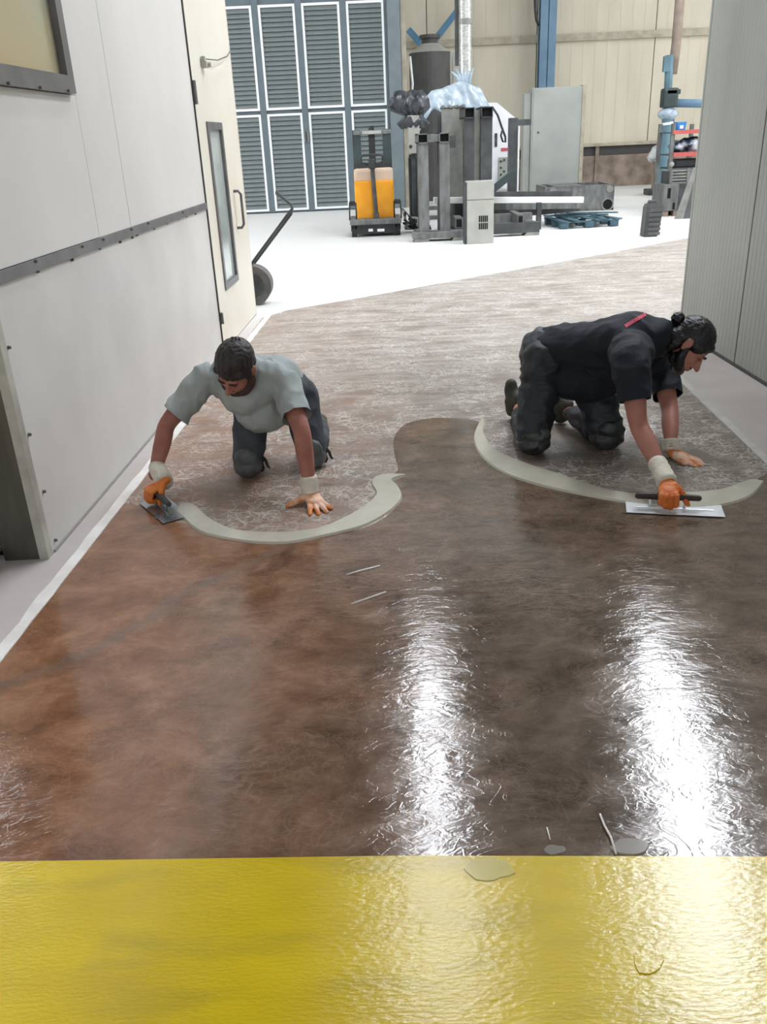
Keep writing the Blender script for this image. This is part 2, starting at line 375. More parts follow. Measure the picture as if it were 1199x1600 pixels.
    def poly(s, pts, z0, z1, inset=0):
        """extruded ground polygon (list of xy) from z0 to z1, top edge drawn in by inset"""
        n = len(pts); P = [V((p[0], p[1], 0)) for p in pts]
        if sum(P[i].x * P[(i + 1) % n].y - P[(i + 1) % n].x * P[i].y for i in range(n)) < 0: P.reverse()
        T = []
        for i in range(n):
            a = (P[i] - P[i - 1]).normalized(); b = (P[(i + 1) % n] - P[i]).normalized()
            nn = V((-(a + b).y, (a + b).x, 0)); nn = nn.normalized() if nn.length > 1e-5 else nn
            T.append(P[i] + nn * inset)
        lo = [s.bm.verts.new((p.x, p.y, z0)) for p in P]; hi = [s.bm.verts.new((p.x, p.y, z1)) for p in T]
        for i in range(n): s.bm.faces.new((lo[i], lo[(i + 1) % n], hi[(i + 1) % n], hi[i]))
        
        for tri in mathutils.geometry.tessellate_polygon([[p.co for p in hi]]):
            try: s.bm.faces.new([hi[k] for k in tri])
            except ValueError: pass
        return s
    def plate(s, corners, thick, nrm):
        """slab: polygon corners (3D), pushed back by thick along -nrm"""
        nrm = V(nrm).normalized(); a = [s.bm.verts.new(V(c)) for c in corners]; b = [s.bm.verts.new(V(c) - nrm * thick) for c in corners]
        n = len(a); s.bm.faces.new(a); s.bm.faces.new(b[::-1])
        for i in range(n): s.bm.faces.new((a[i], b[i], b[(i + 1) % n], a[(i + 1) % n]))
        return s
    def mesh(s, name='mesh'):
        bmesh.ops.recalc_face_normals(s.bm, faces=s.bm.faces)
        me = bpy.data.meshes.new(name); s.bm.to_mesh(me); s.bm.free(); return me
    def build(s, name, m, parent=None, smooth=False, world=True):
        return link_mesh(name, s.mesh(name), m, parent, world, smooth)
    def blob(s, name, m, parent=None, voxel=.008, it=4, fold=0, ffreq=9, fstretch=(1, 1, 1), seed=0, zmin=None, cuts=()):
        me = s.mesh(name)
        o = bpy.data.objects.new(name, me); COL.objects.link(o)
        md = o.modifiers.new('r', 'REMESH'); md.mode = 'VOXEL'; md.voxel_size = voxel; md.use_smooth_shade = True
        sm = o.modifiers.new('s', 'SMOOTH'); sm.factor = .5; sm.iterations = it
        bpy.context.view_layer.update()
        dg = bpy.context.evaluated_depsgraph_get()
        nm = bpy.data.meshes.new_from_object(o.evaluated_get(dg)); nm.name = name
        COL.objects.unlink(o); bpy.data.objects.remove(o); bpy.data.meshes.remove(me)
        if fold:
            NR = [v.normal.copy() for v in nm.vertices]
            for v, nr in zip(nm.vertices, NR):
                p = V((v.co.x * fstretch[0], v.co.y * fstretch[1], v.co.z * fstretch[2])) * ffreq + V((seed, seed * 2, 0))
                d = 1 - abs(noise.noise(p)) * 3.2 + .4 * noise.noise(p * 2.3)
                v.co += nr * d * fold
        if cuts:
            b2 = bmesh.new(); b2.from_mesh(nm)
            for p, n, rad in cuts:
                vs = [v for v in b2.verts if (v.co - p).length < rad]; vset = set(vs)
                fs = [f for f in b2.faces if all(v in vset for v in f.verts)]
                es = list({e for f in fs for e in f.edges})
                bmesh.ops.bisect_plane(b2, geom=vs + es + fs, plane_co=p, plane_no=n)
                bmesh.ops.delete(b2, geom=[v for v in b2.verts if (v.co - p).dot(n) > 1e-5 and (v.co - p).length < rad], context='VERTS')
            b2.to_mesh(nm); b2.free()
        if zmin is not None:
            for v in nm.vertices:
                if v.co.z < zmin: v.co.z = zmin
        return link_mesh(name, nm, m, parent, True, True)
def fbox(mb, x0, y0, x1, y1, Y, depth, bev=0, zfloor=False):
    """box whose front face fills the pixel rectangle at distance Y"""
    xm = (x0 + x1) / 2; ym = (y0 + y1) / 2
    X0 = A(x0, ym, Y).x; X1 = A(x1, ym, Y).x; Z1 = A(xm, y0, Y).z; Z0 = A(xm, y1, Y).z
    if zfloor: Z0 = 0
    mb.lohi((X0, Y, Z0), (X1, Y + depth, Z1), bev); return (X0, X1, Z0, Z1)
def smooth_loop(pts, k=3):
    out = []; n = len(pts)
    for i in range(n):
        p0, p1, p2, p3 = (V(pts[(i + j) % n]) for j in (-1, 0, 1, 2))
        for q in range(k):
            t = q / k
            out.append(.5 * ((2 * p1) + (p2 - p0) * t + (2 * p0 - 5 * p1 + 4 * p2 - p3) * t * t + (3 * p1 - p0 - 3 * p2 + p3) * t ** 3))
    return out
def copy_part(src, parent, loc=None, rot=None):
    c = src.copy(); COL.objects.link(c); c.parent = parent
    if loc is not None: c.location = loc
    if rot is not None: c.rotation_euler = rot
    return c

# ================================================================== FLOOR
fl = MB(); fl.lohi((-16, -6, -.2), (18, 30, 0)); floor = fl.build('floor', M['concrete']); tag(floor, 'white and pale grey concrete hall floor', None, None, 'structure')
gxy = lambda l: [(G(*p).x, G(*p).y) for p in l]
Yc = G(600, 1340).y
Lp = lambda t: V((-1.0, 0, 0))
l0 = G(0, 1038); l1 = G(425, 492)
def left_edge(Y): return l0.x + (l1.x - l0.x) * (Y - l0.y) / (l1.y - l0.y)
r0 = G(1199, 728); r1 = G(1072, 606)
def right_edge(Y): return r0.x + (r1.x - r0.x) * (Y - r0.y) / (r1.y - r0.y)
ye = lambda x: Yc + (-0.04) * x * 0.6
far = [(G(x, y).x, G(x, y).y) for x, y in [(425, 492), (410, 497), (450, 485), (520, 473), (600, 459), (720, 437), (850, 414), (960, 394), (1080, 371)]]
dry = [(left_edge(2.0), 2.0)] + far[1:] + [(6.2, far[-1][1] + .4), (6.2, 6.95), (right_edge(6.95), 6.95), (right_edge(2.0), 2.0)]
MB().poly(dry, -.01, .002).build('primer_coat', M['coat_dry'], floor)
wetpts = smooth_loop([G(*p) for p in [(293, 800), (335, 825), (390, 842), (450, 843), (510, 833), (560, 812), (606, 782), (608, 765), (606, 748), (622, 735), (617, 712), (616, 685), (635, 663), (675, 654), (720, 655), (748, 660), (748, 680), (765, 705), (800, 730), (850, 750), (930, 772), (1000, 782), (1080, 783), (1150, 765), (1185, 750), (1185, 755)]], 3)[:-6]
wet = [(left_edge(Yc), Yc), (left_edge(3.5), 3.5), (left_edge(3.83), 3.83)] + [(p.x, p.y) for p in wetpts] + [(right_edge(3.88), 3.88), (right_edge(2.2), 2.2), (right_edge(Yc), Yc - .25)]
wet[0] = (left_edge(Yc - .2), Yc - .2)
MB().poly(wet, -.01, .0035, 0).build('wet_primer_coat', M['coat_wet'], floor)
MB().poly([(-2.6, -1.2), (-2.6, Yc + .13), (-1.02, Yc + .04), (0, Yc), (.9, Yc - .055), (2.6, Yc - .13), (2.6, -1.2)], -.01, .0065, .002).build('yellow_band', M['yellow'], floor)
def strip(edge, wdt, y0, y1, m, name, n=70, side=-1, z=.006):
    a = []; b = []
    for i in range(n + 1):
        Y = y0 + (y1 - y0) * i / n
        a.append((edge(Y) + .006 * noise.noise(V((Y * 9, 1, side))), Y)); b.append((edge(Y) + side * (wdt + .014 * noise.noise(V((Y * 5, 7, side)))), Y))
    MB().poly(a + b[::-1], -.01, z, .002).build(name, m, floor)
strip(left_edge, .055, 1.6, l1.y + .1, M['strip_white'], 'edge_strip', side=-1)
strip(right_edge, .05, 1.6, 6.95, M['strip_grey'], 'edge_strip', side=1)
# blotches of clear resin and drips along the yellow edge
def blot(cx, cy, rx, ry, m, name, z=.009, n=18, seed=0):
    c = G(cx, cy); pts = []
    for k in range(n):
        a = 2 * PI * k / n; q = 1 + .22 * noise.noise(V((math.cos(a) * 1.5, math.sin(a) * 1.5, seed)))
        p = G(cx + rx * q * math.cos(a), cy + ry * q * math.sin(a)); pts.append((p.x, p.y))
    return MB().poly(pts, 0, z, .003).build(name, m, floor)
M['resin'] = mat('clear_resin_on_yellow', '#cfc27a', '#d6ca8a', rough=.12, scale=5)
M['resin_dk'] = mat('grey_resin_drop', '#8a857e', '#a09a92', rough=.12, scale=5)
blot(765, 1361, 40, 19, M['resin'], 'resin_blotch', seed=2)
blot(1012, 1505, 26, 22, M['yellow'], 'resin_blotch', .010, seed=5)
blot(985, 1326, 33, 13, M['resin_dk'], 'resin_blotch', .008, seed=6)
blot(866, 1330, 18, 9, M['resin_dk'], 'resin_blotch', .007, seed=9)
d = MB().tube([G(938, 1272, .008), G(945, 1290, .01), G(955, 1308, .009), G(963, 1334, .008)], .003, 6); d.build('resin_thread', M['strip_white'], floor, True)
d = MB().tube([G(855, 1293, .006), G(860, 1312, .006)], .002, 6); d.build('resin_thread', M['strip_white'], floor, True)
d = MB().tube([G(541, 898, .005), G(562, 892, .006), G(594, 884, .005)], .0035, 6); d.build('resin_thread', M['strip_white'], floor, True)
d = MB().tube([G(549, 944, .005), G(572, 936, .006), G(603, 925, .005)], .0035, 6); d.build('resin_thread', M['strip_white'], floor, True)

# ================================================================== LEFT BOOTH WALL
lw0 = G(82, 866); lw1 = G(400, 491)
wd = (lw1 - lw0); wd.z = 0; wd.normalize(); wn = V((wd.y, -wd.x, 0))     # wn points into the lane (+X)
def W(x, y, off=0):
    d = ray(x, y); t = (lw0 + wn * off - CAM).dot(wn) / d.dot(wn); return CAM + d * t
def wp(s, z, off=0): return lw0 + wd * s + wn * off + V((0, 0, z))
def ws(p): return (p - lw0).dot(wd)
WTOP = 3.35; zt0 = (W(318, 320).z + W(0, 418).z) / 2; zt1 = (W(318, 329).z + W(0, 441).z) / 2
s_door = ws(W(347, 527)); s_end = ws(lw1); s_near = -3.4
s_j1 = ws(W(118, 150)); s_j2 = ws(W(190, 260))
wl = MB(); wl.plate([wp(s_near, zt1 - .02, -.012), wp(s_end, zt1 - .02, -.012), wp(s_end, WTOP, -.012), wp(s_near, WTOP, -.012)], .12, wn)
wl.plate([wp(0.01, 0, -.012), wp(s_end, 0, -.012), wp(s_end, zt1 - .02, -.012), wp(0.01, zt1 - .02, -.012)], .12, wn)
wall_left = wl.build('wall_left', M['seam']); tag(wall_left, 'off-white metal spray booth wall with grey rail along it', None, None, 'structure')
def wpanel(s0, s1, z0, z1, m, name, parent, off=0, th=.012, g=.003):
    return MB().plate([wp(s0 + g, z0 + g, off), wp(s1 - g, z0 + g, off), wp(s1 - g, z1 - g, off), wp(s0 + g, z1 - g, off)], th, wn).build(name, m, parent)
wpanel(.005, s_door - .015, 0.0, zt1, M['booth_low'], 'lower_panel', wall_left)
ww0 = W(112, 146); ww_s = ws(W(110, 146)); ww_z0 = W(60, 141).z; ww_top = 2.95; ww_s0 = ww_s - 2.0
# upper panels around the booth window
wpanel(s_near, ww_s0, zt0, WTOP, M['booth'], 'upper_panel', wall_left)
wpanel(ww_s0, s_j1, zt0, ww_z0, M['booth'], 'upper_panel', wall_left)
wpanel(ww_s, s_j1, ww_z0, WTOP, M['booth'], 'upper_panel', wall_left, g=.0)
wpanel(ww_s0, ww_s, ww_top, WTOP, M['booth'], 'upper_panel', wall_left, g=.0)
wpanel(s_j1, s_door - .015, zt0, WTOP, M['booth'], 'upper_panel', wall_left, g=.0015)
r = MB()
sj = s_j2; 
r.plate([wp(sj, zt0, .0006), wp(sj + .004, zt0, .0006), wp(sj + .004, 2.6, .0006), wp(sj, 2.6, .0006)], .002, wn); r.build('sheet_joint', M['seam_light'], wall_left)
MB().plate([wp(-1.5, zt1, .014), wp(s_door - .03, zt1, .014), wp(s_door - .03, zt0, .014), wp(-1.5, zt0, .014)], .016, wn).build('grey_rail', M['trim_grey'], wall_left)
MB().plate([wp(0.02, 0, .008), wp(s_end, 0, .008), wp(s_end, .012, .006), wp(0.02, .012, .006)], .01, wn).build('floor_seal', M['seam_light'], wall_left)
bolt0 = None
def wbolt(px, py, off=.014, parent=wall_left, r_=.007):
    global bolt0
    p = W(px, py, off)
    if bolt0 is None:
        me = MB().cone((0, 0, -.002), (0, 0, .010), .008, .006, 8).mesh('bolt'); me.materials.append(M['bolt']); bolt0 = me
    o = bpy.data.objects.new('bolt', bolt0); COL.objects.link(o); o.parent = parent
    o.rotation_euler = wn.to_track_quat('Z', 'Y').to_euler(); o.location = p
    return o
for px, py in [(55, 408), (128, 385), (161, 374), (205, 358), (231, 349), (285, 332)]: wbolt(px, py)
for px, py in [(58, 424), (112, 406), (155, 388), (187, 378), (206, 371), (213, 367), (240, 357), (260, 349), (278, 342), (291, 338), (305, 334)]: wbolt(px, py, .002)
for px, py in [(13, 543), (45, 679), (68, 768), (86, 844), (110, 111)]: wbolt(px, py, .002)
# near jamb of the booth opening
jb = thing('opening_jamb', parent=wall_left, loc=(0, 0, 0))
jw = .19
MB().plate([wp(-.048, 0, .004), wp(0.0, 0, .004), wp(0.0, zt1 - .01, .004), wp(-.048, zt1 - .01, .004)], .04, wn).build('jamb_edge', M['jamb_light'], jb)
pf = wp(-.045, 0, .002)
MB().lohi((pf.x - jw, pf.y + .002, 0), (pf.x - .002, pf.y + .08, zt1 - .01)).build('jamb_face', M['jamb'], jb)
MB().lohi((pf.x - 1.4, pf.y + .10, .085), (pf.x - jw - .012, pf.y + .15, zt1 - .01)).build('recessed_panel', M['door_cream'], jb)
MB().lohi((pf.x - 1.4, pf.y + .06, .0), (pf.x - jw + .01, pf.y + .7, .02)).build('gap_shade', M['hollow'], jb)  # black slab put in for the shade in the gap below the panel
MB().lohi((pf.x - jw - .006, pf.y + .03, 0), (pf.x - jw - .001, pf.y + .16, zt1)).build('jamb_seal', M['seam'], jb)
# ramp plate
rp = thing('ramp_plate', 'worn grey steel ramp plate lying in front of the booth opening', 'ramp', (pf.x - .6, pf.y - .2, 0))
MB().lohi((pf.x - 1.3, pf.y - .42, .045), (pf.x - .20, pf.y + .03, .06), .004).build('deck', M['steel_lt'], rp)
MB().lohi((pf.x - 1.25, pf.y - .36, 0), (pf.x - .23, pf.y - .02, .045)).build('underframe', M['steel_dk'], rp)
# booth window
w1 = thing('window_1', 'large booth window with grey metal frame and warm hazy pane', kind='structure', loc=wp(ww_s - 1, ww_z0))
fw = .075
def ring(mb, s0, s1, z0, z1, f, off, th):
    for a, b, c, d_ in [(s0, s1, z0, z0 + f), (s0, s1, z1 - f, z1), (s0, s0 + f, z0 + f, z1 - f), (s1 - f, s1, z0 + f, z1 - f)]:
        mb.plate([wp(a, c, off), wp(b, c, off), wp(b, d_, off), wp(a, d_, off)], th, wn)
    return mb
ring(MB(), ww_s0, ww_s, ww_z0, ww_top, fw, .03, .045).build('window_frame', M['trim_grey'], w1)
MB().plate([wp(ww_s0 + fw, ww_z0 + fw, -.004), wp(ww_s - fw, ww_z0 + fw, -.004), wp(ww_s - fw, ww_top - fw, -.004), wp(ww_s0 + fw, ww_top - fw, -.004)], .006, wn).build('pane', M['warm_glass'], w1)
for px, py in [(12, 134), (62, 141), (106, 146)]: wbolt(px, py, .03, w1).location = wm(w1).inverted() @ W(px, py - 4, .03)
# door at the end of the booth
d1 = thing('door_1', 'tall cream booth door with narrow window and bow handle', kind='structure', loc=wp((s_door + s_end) / 2, 0))
dz = .05
dw_s0 = ws(W(322, 192)); dw_s1 = ws(W(368, 437)); dw_z1 = (W(322, 190).z + W(345, 192).z) / 2; dw_z0 = (W(350, 456).z + W(369, 437).z) / 2
dw_s0 = (ws(W(322, 192)) + ws(W(349, 456))) / 2; dw_s1 = (ws(W(345, 192)) + ws(W(369, 437))) / 2
db = MB()
for a, b, c, e in [(s_door, s_end - .004, .01, dw_z0), (s_door, s_end - .004, dw_z1, WTOP), (s_door, dw_s0, dw_z0, dw_z1), (dw_s1, s_end - .004, dw_z0, dw_z1)]:
    db.plate([wp(a, c, .008), wp(b, c, .008), wp(b, e, .008), wp(a, e, .008)], .03, wn)
db.build('door_leaf', M['door_cream'], d1)
ring(MB(), dw_s0, dw_s1, dw_z0, dw_z1, .055, .02, .04).build('window_frame', M['trim_grey'], d1)
MB().plate([wp(dw_s0 + .05, dw_z0 + .05, -.002), wp(dw_s1 - .05, dw_z0 + .05, -.002), wp(dw_s1 - .05, dw_z1 - .05, -.002), wp(dw_s0 + .05, dw_z1 - .05, -.002)], .006, wn).build('pane', M['glass'], d1)
hs = ws(W(367, 330)) ; hz1 = W(360, 300).z; hz0 = W(368, 357).z
MB().tube([wp(hs, hz1, .008), wp(hs, hz1, .05), wp(hs + .01, hz1 - .03, .07), wp(hs + .01, hz0 + .03, .07), wp(hs, hz0, .05), wp(hs, hz0, .008)], .013, 8).build('door_handle', M['trim_grey'], d1, True)
for py, hh in [(145, .16), (498, .09)]:
    p = W(304 if py < 200 else 343, py); z = p.z; sh = s_door - .004
    h_ = MB(); h_.cone(wp(sh, z - hh / 2, .02), wp(sh, z + hh / 2, .02), .014, n=10); h_.plate([wp(sh, z - hh / 2, .014), wp(sh + .05, z - hh / 2, .014), wp(sh + .05, z + hh / 2, .014), wp(sh, z + hh / 2, .014)], .006, wn)
    h_.build('hinge', M['trim_grey'], d1)
MB().plate([wp(s_door - .022, .02, .011), wp(s_door - .008, .02, .011), wp(s_door - .008, WTOP, .011), wp(s_door - .022, WTOP, .011)], .012, wn).build('door_seal', M['seam'], d1)
MB().plate([wp(s_end - .02, 0, .01), wp(s_end, 0, .01), wp(s_end, WTOP, .01), wp(s_end - .02, WTOP, .01)], .15, wn).build('edge_profile', M['door_cream'], d1)
ls = thing('limit_switch', 'small grey door switch with a wire on the cream booth door', 'door switch', W(320, 100, .01))
q = W(320, 101, .03); rr_ = Matrix((wd, wn, V((0, 0, 1)))).transposed()
MB().box(q, (.09, .05, .045), rr_, .006).cone(q + wn * .02, q + wn * .05, .02, .018, 10).build('switch_body', M['box_grey'], ls)
MB().box(q + V((0, 0, .04)) - wd * .02, (.05, .03, .035), rr_, .005).build('terminal_cap', M['box_grey'], ls)
MB().tube([q + V((0, 0, .04)), W(340, 94, .06), W(355, 88, .04), wp(s_end, W(363, 82).z, .012)], .005, 6).build('wire', M['bolt'], ls, True)

# ================================================================== RIGHT RIBBED WALL
rwx = (G(1199, 604).x + G(1116, 551).x) / 2; rwY1 = A(1064, 500, 1).x and None
dd = ray(1064.5, 484); rwY1 = dd.y * rwx / dd.x
seamY = ray(1150, 545).y * rwx / ray(1150, 545).x
RT_Z = 3.0
wr_ = MB().lohi((rwx + .03, 1.0, 0), (rwx + .16, rwY1 - .004, RT_Z)).build('wall_right', M['seam']); tag(wr_, 'grey ribbed metal cladding wall on the right of the lane', None, None, 'structure')
def ribbed(y0, y1, name):
    b = MB(); prof = []
    y = y0; p = .062
    while y < y1 - .001:
        for dy, dx in ((0, .0025), (.01, 0), (.045, 0), (.055, .0025)):
            if y + dy <= y1: prof.append((y + dy, dx))
        y += p
    prof.append((y1, .0025))
    v0 = [b.bm.verts.new((rwx + dx, yy, .02)) for yy, dx in prof]; v1 = [b.bm.verts.new((rwx + dx, yy, RT_Z)) for yy, dx in prof]
    for i in range(len(prof) - 1): b.bm.faces.new((v0[i], v0[i + 1], v1[i + 1], v1[i]))
    b.lohi((rwx + .012, y0, .02), (rwx + .05, y1, RT_Z))
    o = b.build(name, M['ribbed'], wr_); return o
ribbed(seamY + .006, rwY1, 'ribbed_panel'); ribbed(seamY - 1.25, seamY - .006, 'ribbed_panel'); ribbed(1.0, seamY - 1.262, 'ribbed_panel')
MB().lohi((rwx - .002, rwY1 - .03, 0), (rwx + .17, rwY1, RT_Z)).build('corner_profile', M['ribbed'], wr_)
MB().lohi((rwx - .012, 1.0, 0), (rwx + .02, rwY1, .02)).build('base_gap_shade', M['seam'], wr_)  # dark strip standing in for the shaded gap along the floor

# ================================================================== BACK OF THE HALL
YG = 22.0; YB = 26.4
d2 = thing('door_2', 'tall blue-grey folding hall gate of louvred panels edged in white', kind='structure', loc=(A(490, 330, YG).x, YG, 0))
cols = [(None, 407), (417, 472), (482, 539), (549, 605)]
zU1 = (A(433, 8, YG).z + A(570, 0, YG).z) / 2; zU0 = (A(445, 171, YG).z + A(577, 166, YG).z) / 2
zL1 = (A(445, 177, YG).z + A(577, 172, YG).z) / 2; zL0 = (A(456, 328, YG).z + A(585, 323, YG).z) / 2
xs = [(A(a, 172, YG).x if a else None, A(b, 172, YG).x) for a, b in cols]
pw = xs[1][1] - xs[1][0]; xs[0] = (xs[0][1] - pw, xs[0][1])
xs.insert(0, (xs[0][0] - pw - .17, xs[0][0] - .17))
gx0 = xs[0][0] - .1; gx1 = xs[-1][1] + .06
fr = MB(); fr.lohi((gx0, YG + .03, 0), (gx1, YG + .09, zU1 + 1.2)); fr.build('gate_leaf', M['gate'], d2)
for i in range(len(xs)):
    a = xs[i][1]; b = xs[i + 1][0] if i + 1 < len(xs) else xs[i][1] + .06
    MB().lohi((a, YG - .03, .02), (b, YG + .03, zU1 + 1.1), .008).build('stile', M['gate'], d2)
slat_me = {}
for i, (a, b) in enumerate(xs):
    for (z0, z1, key, n) in ((zU0, zU1, 'u', 21), (zL0, zL1, 'l', 20)):
        pn = thing('louvre_panel', parent=d2, loc=wm(d2).inverted() @ V(((a + b) / 2, YG, z0)))
        f = .05; hw = (b - a) / 2; hh = z1 - z0
        fm = MB()
        for lo, hi in [((-hw, -.04, 0), (hw, .02, f)), ((-hw, -.04, hh - f), (hw, .02, hh)), ((-hw, -.04, f), (-hw + f, .02, hh - f)), ((hw - f, -.04, f), (hw, .02, hh - f))]: fm.lohi(lo, hi)
        fm.build('white_frame', M['white_paint'], pn, world=False)
        k = (key, round(hw, 3)); pitch_ = (hh - 2 * f) / n
        if k not in slat_me:
            sm_ = MB().box((0, 0, 0), (2 * (hw - f), .012, pitch_ * 1.02), Euler((math.radians(-26), 0, 0)).to_matrix()).mesh('slat'); sm_.materials.append(M['slat']); slat_me[k] = sm_
        for j in range(n):
            o = bpy.data.objects.new('slat', slat_me[k]); COL.objects.link(o); o.parent = pn; o.location = (0, 0, f + pitch_ * (j + .5))
hp = A(478, 212, YG - .1)
MB().lohi((hp.x - .05, YG - .1, hp.z - .14), (hp.x - .02, YG - .04, hp.z + .1)).lohi((hp.x + .04, YG - .1, hp.z - .14), (hp.x + .07, YG - .04, hp.z + .1)).build('handle', M['steel_lt'], d2)
t2 = MB().lohi((gx1 + .01, YG - .15, 0), (A(629, 170, YG).x, YG + .3, 7.9)).build('trim_1', M['jamb_blue']); tag(t2, 'blue-grey steel post right of the louvred gate', None, None, 'structure')
t3 = MB().lohi((A(629, 170, YG).x + .01, YG - .1, 0), (A(637, 170, YG).x, YG + .3, 7.9)).build('trim_2', M['beige_dk']); tag(t3, 'narrow beige edge post beside the blue-grey gate post', None, None, 'structure')
# back wall of beige sheets
pz1 = A(1000, 222, YB).z; pz0 = A(990, 232, YB).z; purz = (A(900, 58, YB).z + A(780, 66, YB).z) / 2
wb = MB().lohi((-14, YB + .06, 0), (16, YB + .3, 8)).build('wall_back', M['seam']); tag(wb, 'beige sheet-clad back wall of the hall with dirty lower plinth', None, None, 'structure')
sheetx = [-14, -8, A(667, 40, YB).x, A(840, 40, YB).x, A(1021, 100, YB).x, 12, 16]
def sheet(x0, x1, z0, z1):
    b = MB(); b.lohi((x0 + .012, YB, z0), (x1 - .012, YB + .05, z1))
    x = x0 + .3
    while x < x1 - .1: b.lohi((x, YB - .006, z0), (x + .04, YB, z1)); x += .33
    b.build('wall_sheet', M['beige_wall'], wb)
for a, b in zip(sheetx, sheetx[1:]): sheet(a, b, pz1, purz - .08); sheet(a, b, purz + .1, 8)
MB().lohi((-14, YB - .1, purz - .08), (16, YB + .02, purz + .1)).build('purlin', M['beige_dk'], wb)
MB().lohi((-14, YB - .12, pz1 - .06), (16, YB + .02, pz1 + .02)).build('sill_rail', M['beige_dk'], wb)
MB().lohi((-14, YB + .0, 0), (16, YB + .05, pz0 - .15)).build('plinth', M['plinth'], wb)
for px in (905, 932, 1040):
    X = A(px, 255, YB).x; MB().lohi((X - .05, YB - .06, 0), (X + .05, YB, pz1)).build('plinth_post', M['plinth'], wb)
# columns
def hcol(px0, px1, Y, name, lab, m):
    X0 = A(px0, 70, Y).x; X1 = A(px1, 70, Y).x; c = MB(); c.lohi((X0, Y, 0), (X1, Y + .02, 7.9)); c.lohi((X0, Y + .28, 0), (X1, Y + .3, 7.9)); c.lohi(((X0 + X1) / 2 - .01, Y, 0), ((X0 + X1) / 2 + .01, Y + .3, 7.9))
    return tag(c.build(name, m), lab, None, None, 'structure')
hcol(844, 869, 25.7, 'trim_3', 'blue steel roof column behind the pale cabinet', M['blue'])
tag(MB().lohi((A(1036, 250, 22).x, 22, 0), (A(1049, 250, 22).x, 22.25, A(1045, 170, 22).z)).build('trim_4', M['teal']), 'teal steel column at the right behind the red rack', None, None, 'structure')
br = MB(); br.bar(A(638, 46, 25.9), A(663, 74, 25.9), .16, .1, (0, 1, 0)); br.bar(A(718, 13, 25.9), A(677, 66, 25.9), .16, .1, (0, 1, 0)); tag(br.build('trim_5', M['brace_blue']), 'blue V-shaped bracing bars above the dark tank', None, None, 'structure')
# ceiling with skylights
CZ = 8.0
ce = MB().lohi((-16, -6, CZ + .05), (18, 30, CZ + .2)).build('ceiling', M['ceiling']); tag(ce, 'grey sheet roof of the hall with long skylight strips', None, None, 'structure')
def sky(x0, y0, x1, y1, wdt, n, m):
    for i in range(n):
        a = i / n; b = (i + 1) / n - .03
        p = V((x0 + (x1 - x0) * a, y0 + (y1 - y0) * a, CZ)); q = V((x0 + (x1 - x0) * b, y0 + (y1 - y0) * b, CZ))
        MB().bar(p, q, wdt, .04).build('skylight', m, ce)
sky(.40, 5.8, .80, 14.6, .32, 5, M['skylight3'])
sky(3.55, 5.6, 5.5, 14.6, .75, 5, M['skylight3'])
sky(-7.5, 3, -7.5, 24, 1.6, 7, M['side_glow'])  # unseen glowing strip added on the left to brighten the hall
sky(9.5, 3, 9.5, 24, 1.6, 7, M['side_glow'])  # same added strip on the right

# ================================================================== FAR HALL THINGS
def base_thing(name, label, cat, px, py, Y, group=None, rotz=0):
    p = A(px, py, Y); return thing(name, label, cat, (p.x, Y, 0), rotz, group)
# ---- orange pedestrian stacker
YS = G(587, 370).y
sx0 = A(547, 350, YS).x; sx1 = A(628, 350, YS).x; scx = (sx0 + sx1) / 2; sw = sx1 - sx0
def SZ(py, px=587, dy=0): return A(px, py, YS + dy).z
st = thing('pallet_stacker', 'orange walk-behind pallet stacker with black mast and grey chassis', 'stacker', (scx, YS + .5, 0))
hb = sw * .40
zt = SZ(264, dy=.25); zb = SZ(343, dy=.25); zsplit = SZ(281, dy=.25)
bx0 = A(554, 300, YS + .25).x; bx1 = A(616, 300, YS + .25).x; bcx = (bx0 + bx1) / 2
cowl = thing('cowling', parent=st)
for sgn in (-1, 1):
    cx_ = bcx + sgn * (bx1 - bx0) * .26
    MB().box((cx_, YS + .42, (zb + zsplit) / 2), ((bx1 - bx0) * .47, .36, zsplit - zb), bev=.04).build('cowl_half', M['orange'], cowl)
    MB().box((cx_, YS + .43, (zsplit + zt) / 2 - .02), ((bx1 - bx0) * .465, .34, zt - zsplit + .06), bev=.05).build('cowl_top', M['orange_pale'], cowl)
MB().box((bcx, YS + .44, (zb + zt) / 2 - .03), ((bx1 - bx0) * .2, .3, zt - zb - .08), bev=.02).build('cowl_spine', M['orange'], cowl)
zc1 = SZ(343); zc0 = SZ(351)
MB().lohi((sx0, YS, zc0), (sx1, YS + .85, zc1 + .01), .02).build('chassis', M['steel'], st)
MB().lohi((sx0 + .09, YS + .06, .05), (sx1 - .09, YS + .8, zc0)).build('motor_guard', M['black'], st)
for a, b in ((576, 583), (590, 601)):
    p0 = A(a, 361, YS); p1 = A(b, 359, YS); MB().lohi((p0.x, YS + .045, p0.z - .015), (p1.x, YS + .06, p0.z + .03)).build('reflector', M['white_paint'], st)
for sgn in (-1, 1):
    wx = scx + sgn * (sw / 2 - .07)
    q = MB(); q.cone((wx - .045, YS + .12, .085), (wx + .045, YS + .12, .085), .085, n=18); q.lohi((wx - .055, YS + .06, .1), (wx + .055, YS + .2, .2), .01); q.build('caster', M['rubber'], st)
    gx = scx + sgn * (sw / 2 + .0)
    MB().tube([(gx, YS + .05, zc1), (gx - sgn * .01, YS + .05, SZ(316)), (gx - sgn * .12, YS + .1, SZ(316)), (gx - sgn * .12, YS + .1, zc1)], .013, 6).build('side_guard', M['black'], st, True)
    MB().lohi((gx - sgn * .13, YS + .3, SZ(322)), (gx, YS + .42, SZ(315)), .01).build('battery_clip', M['black'], st)
mz = SZ(202, dy=.7)
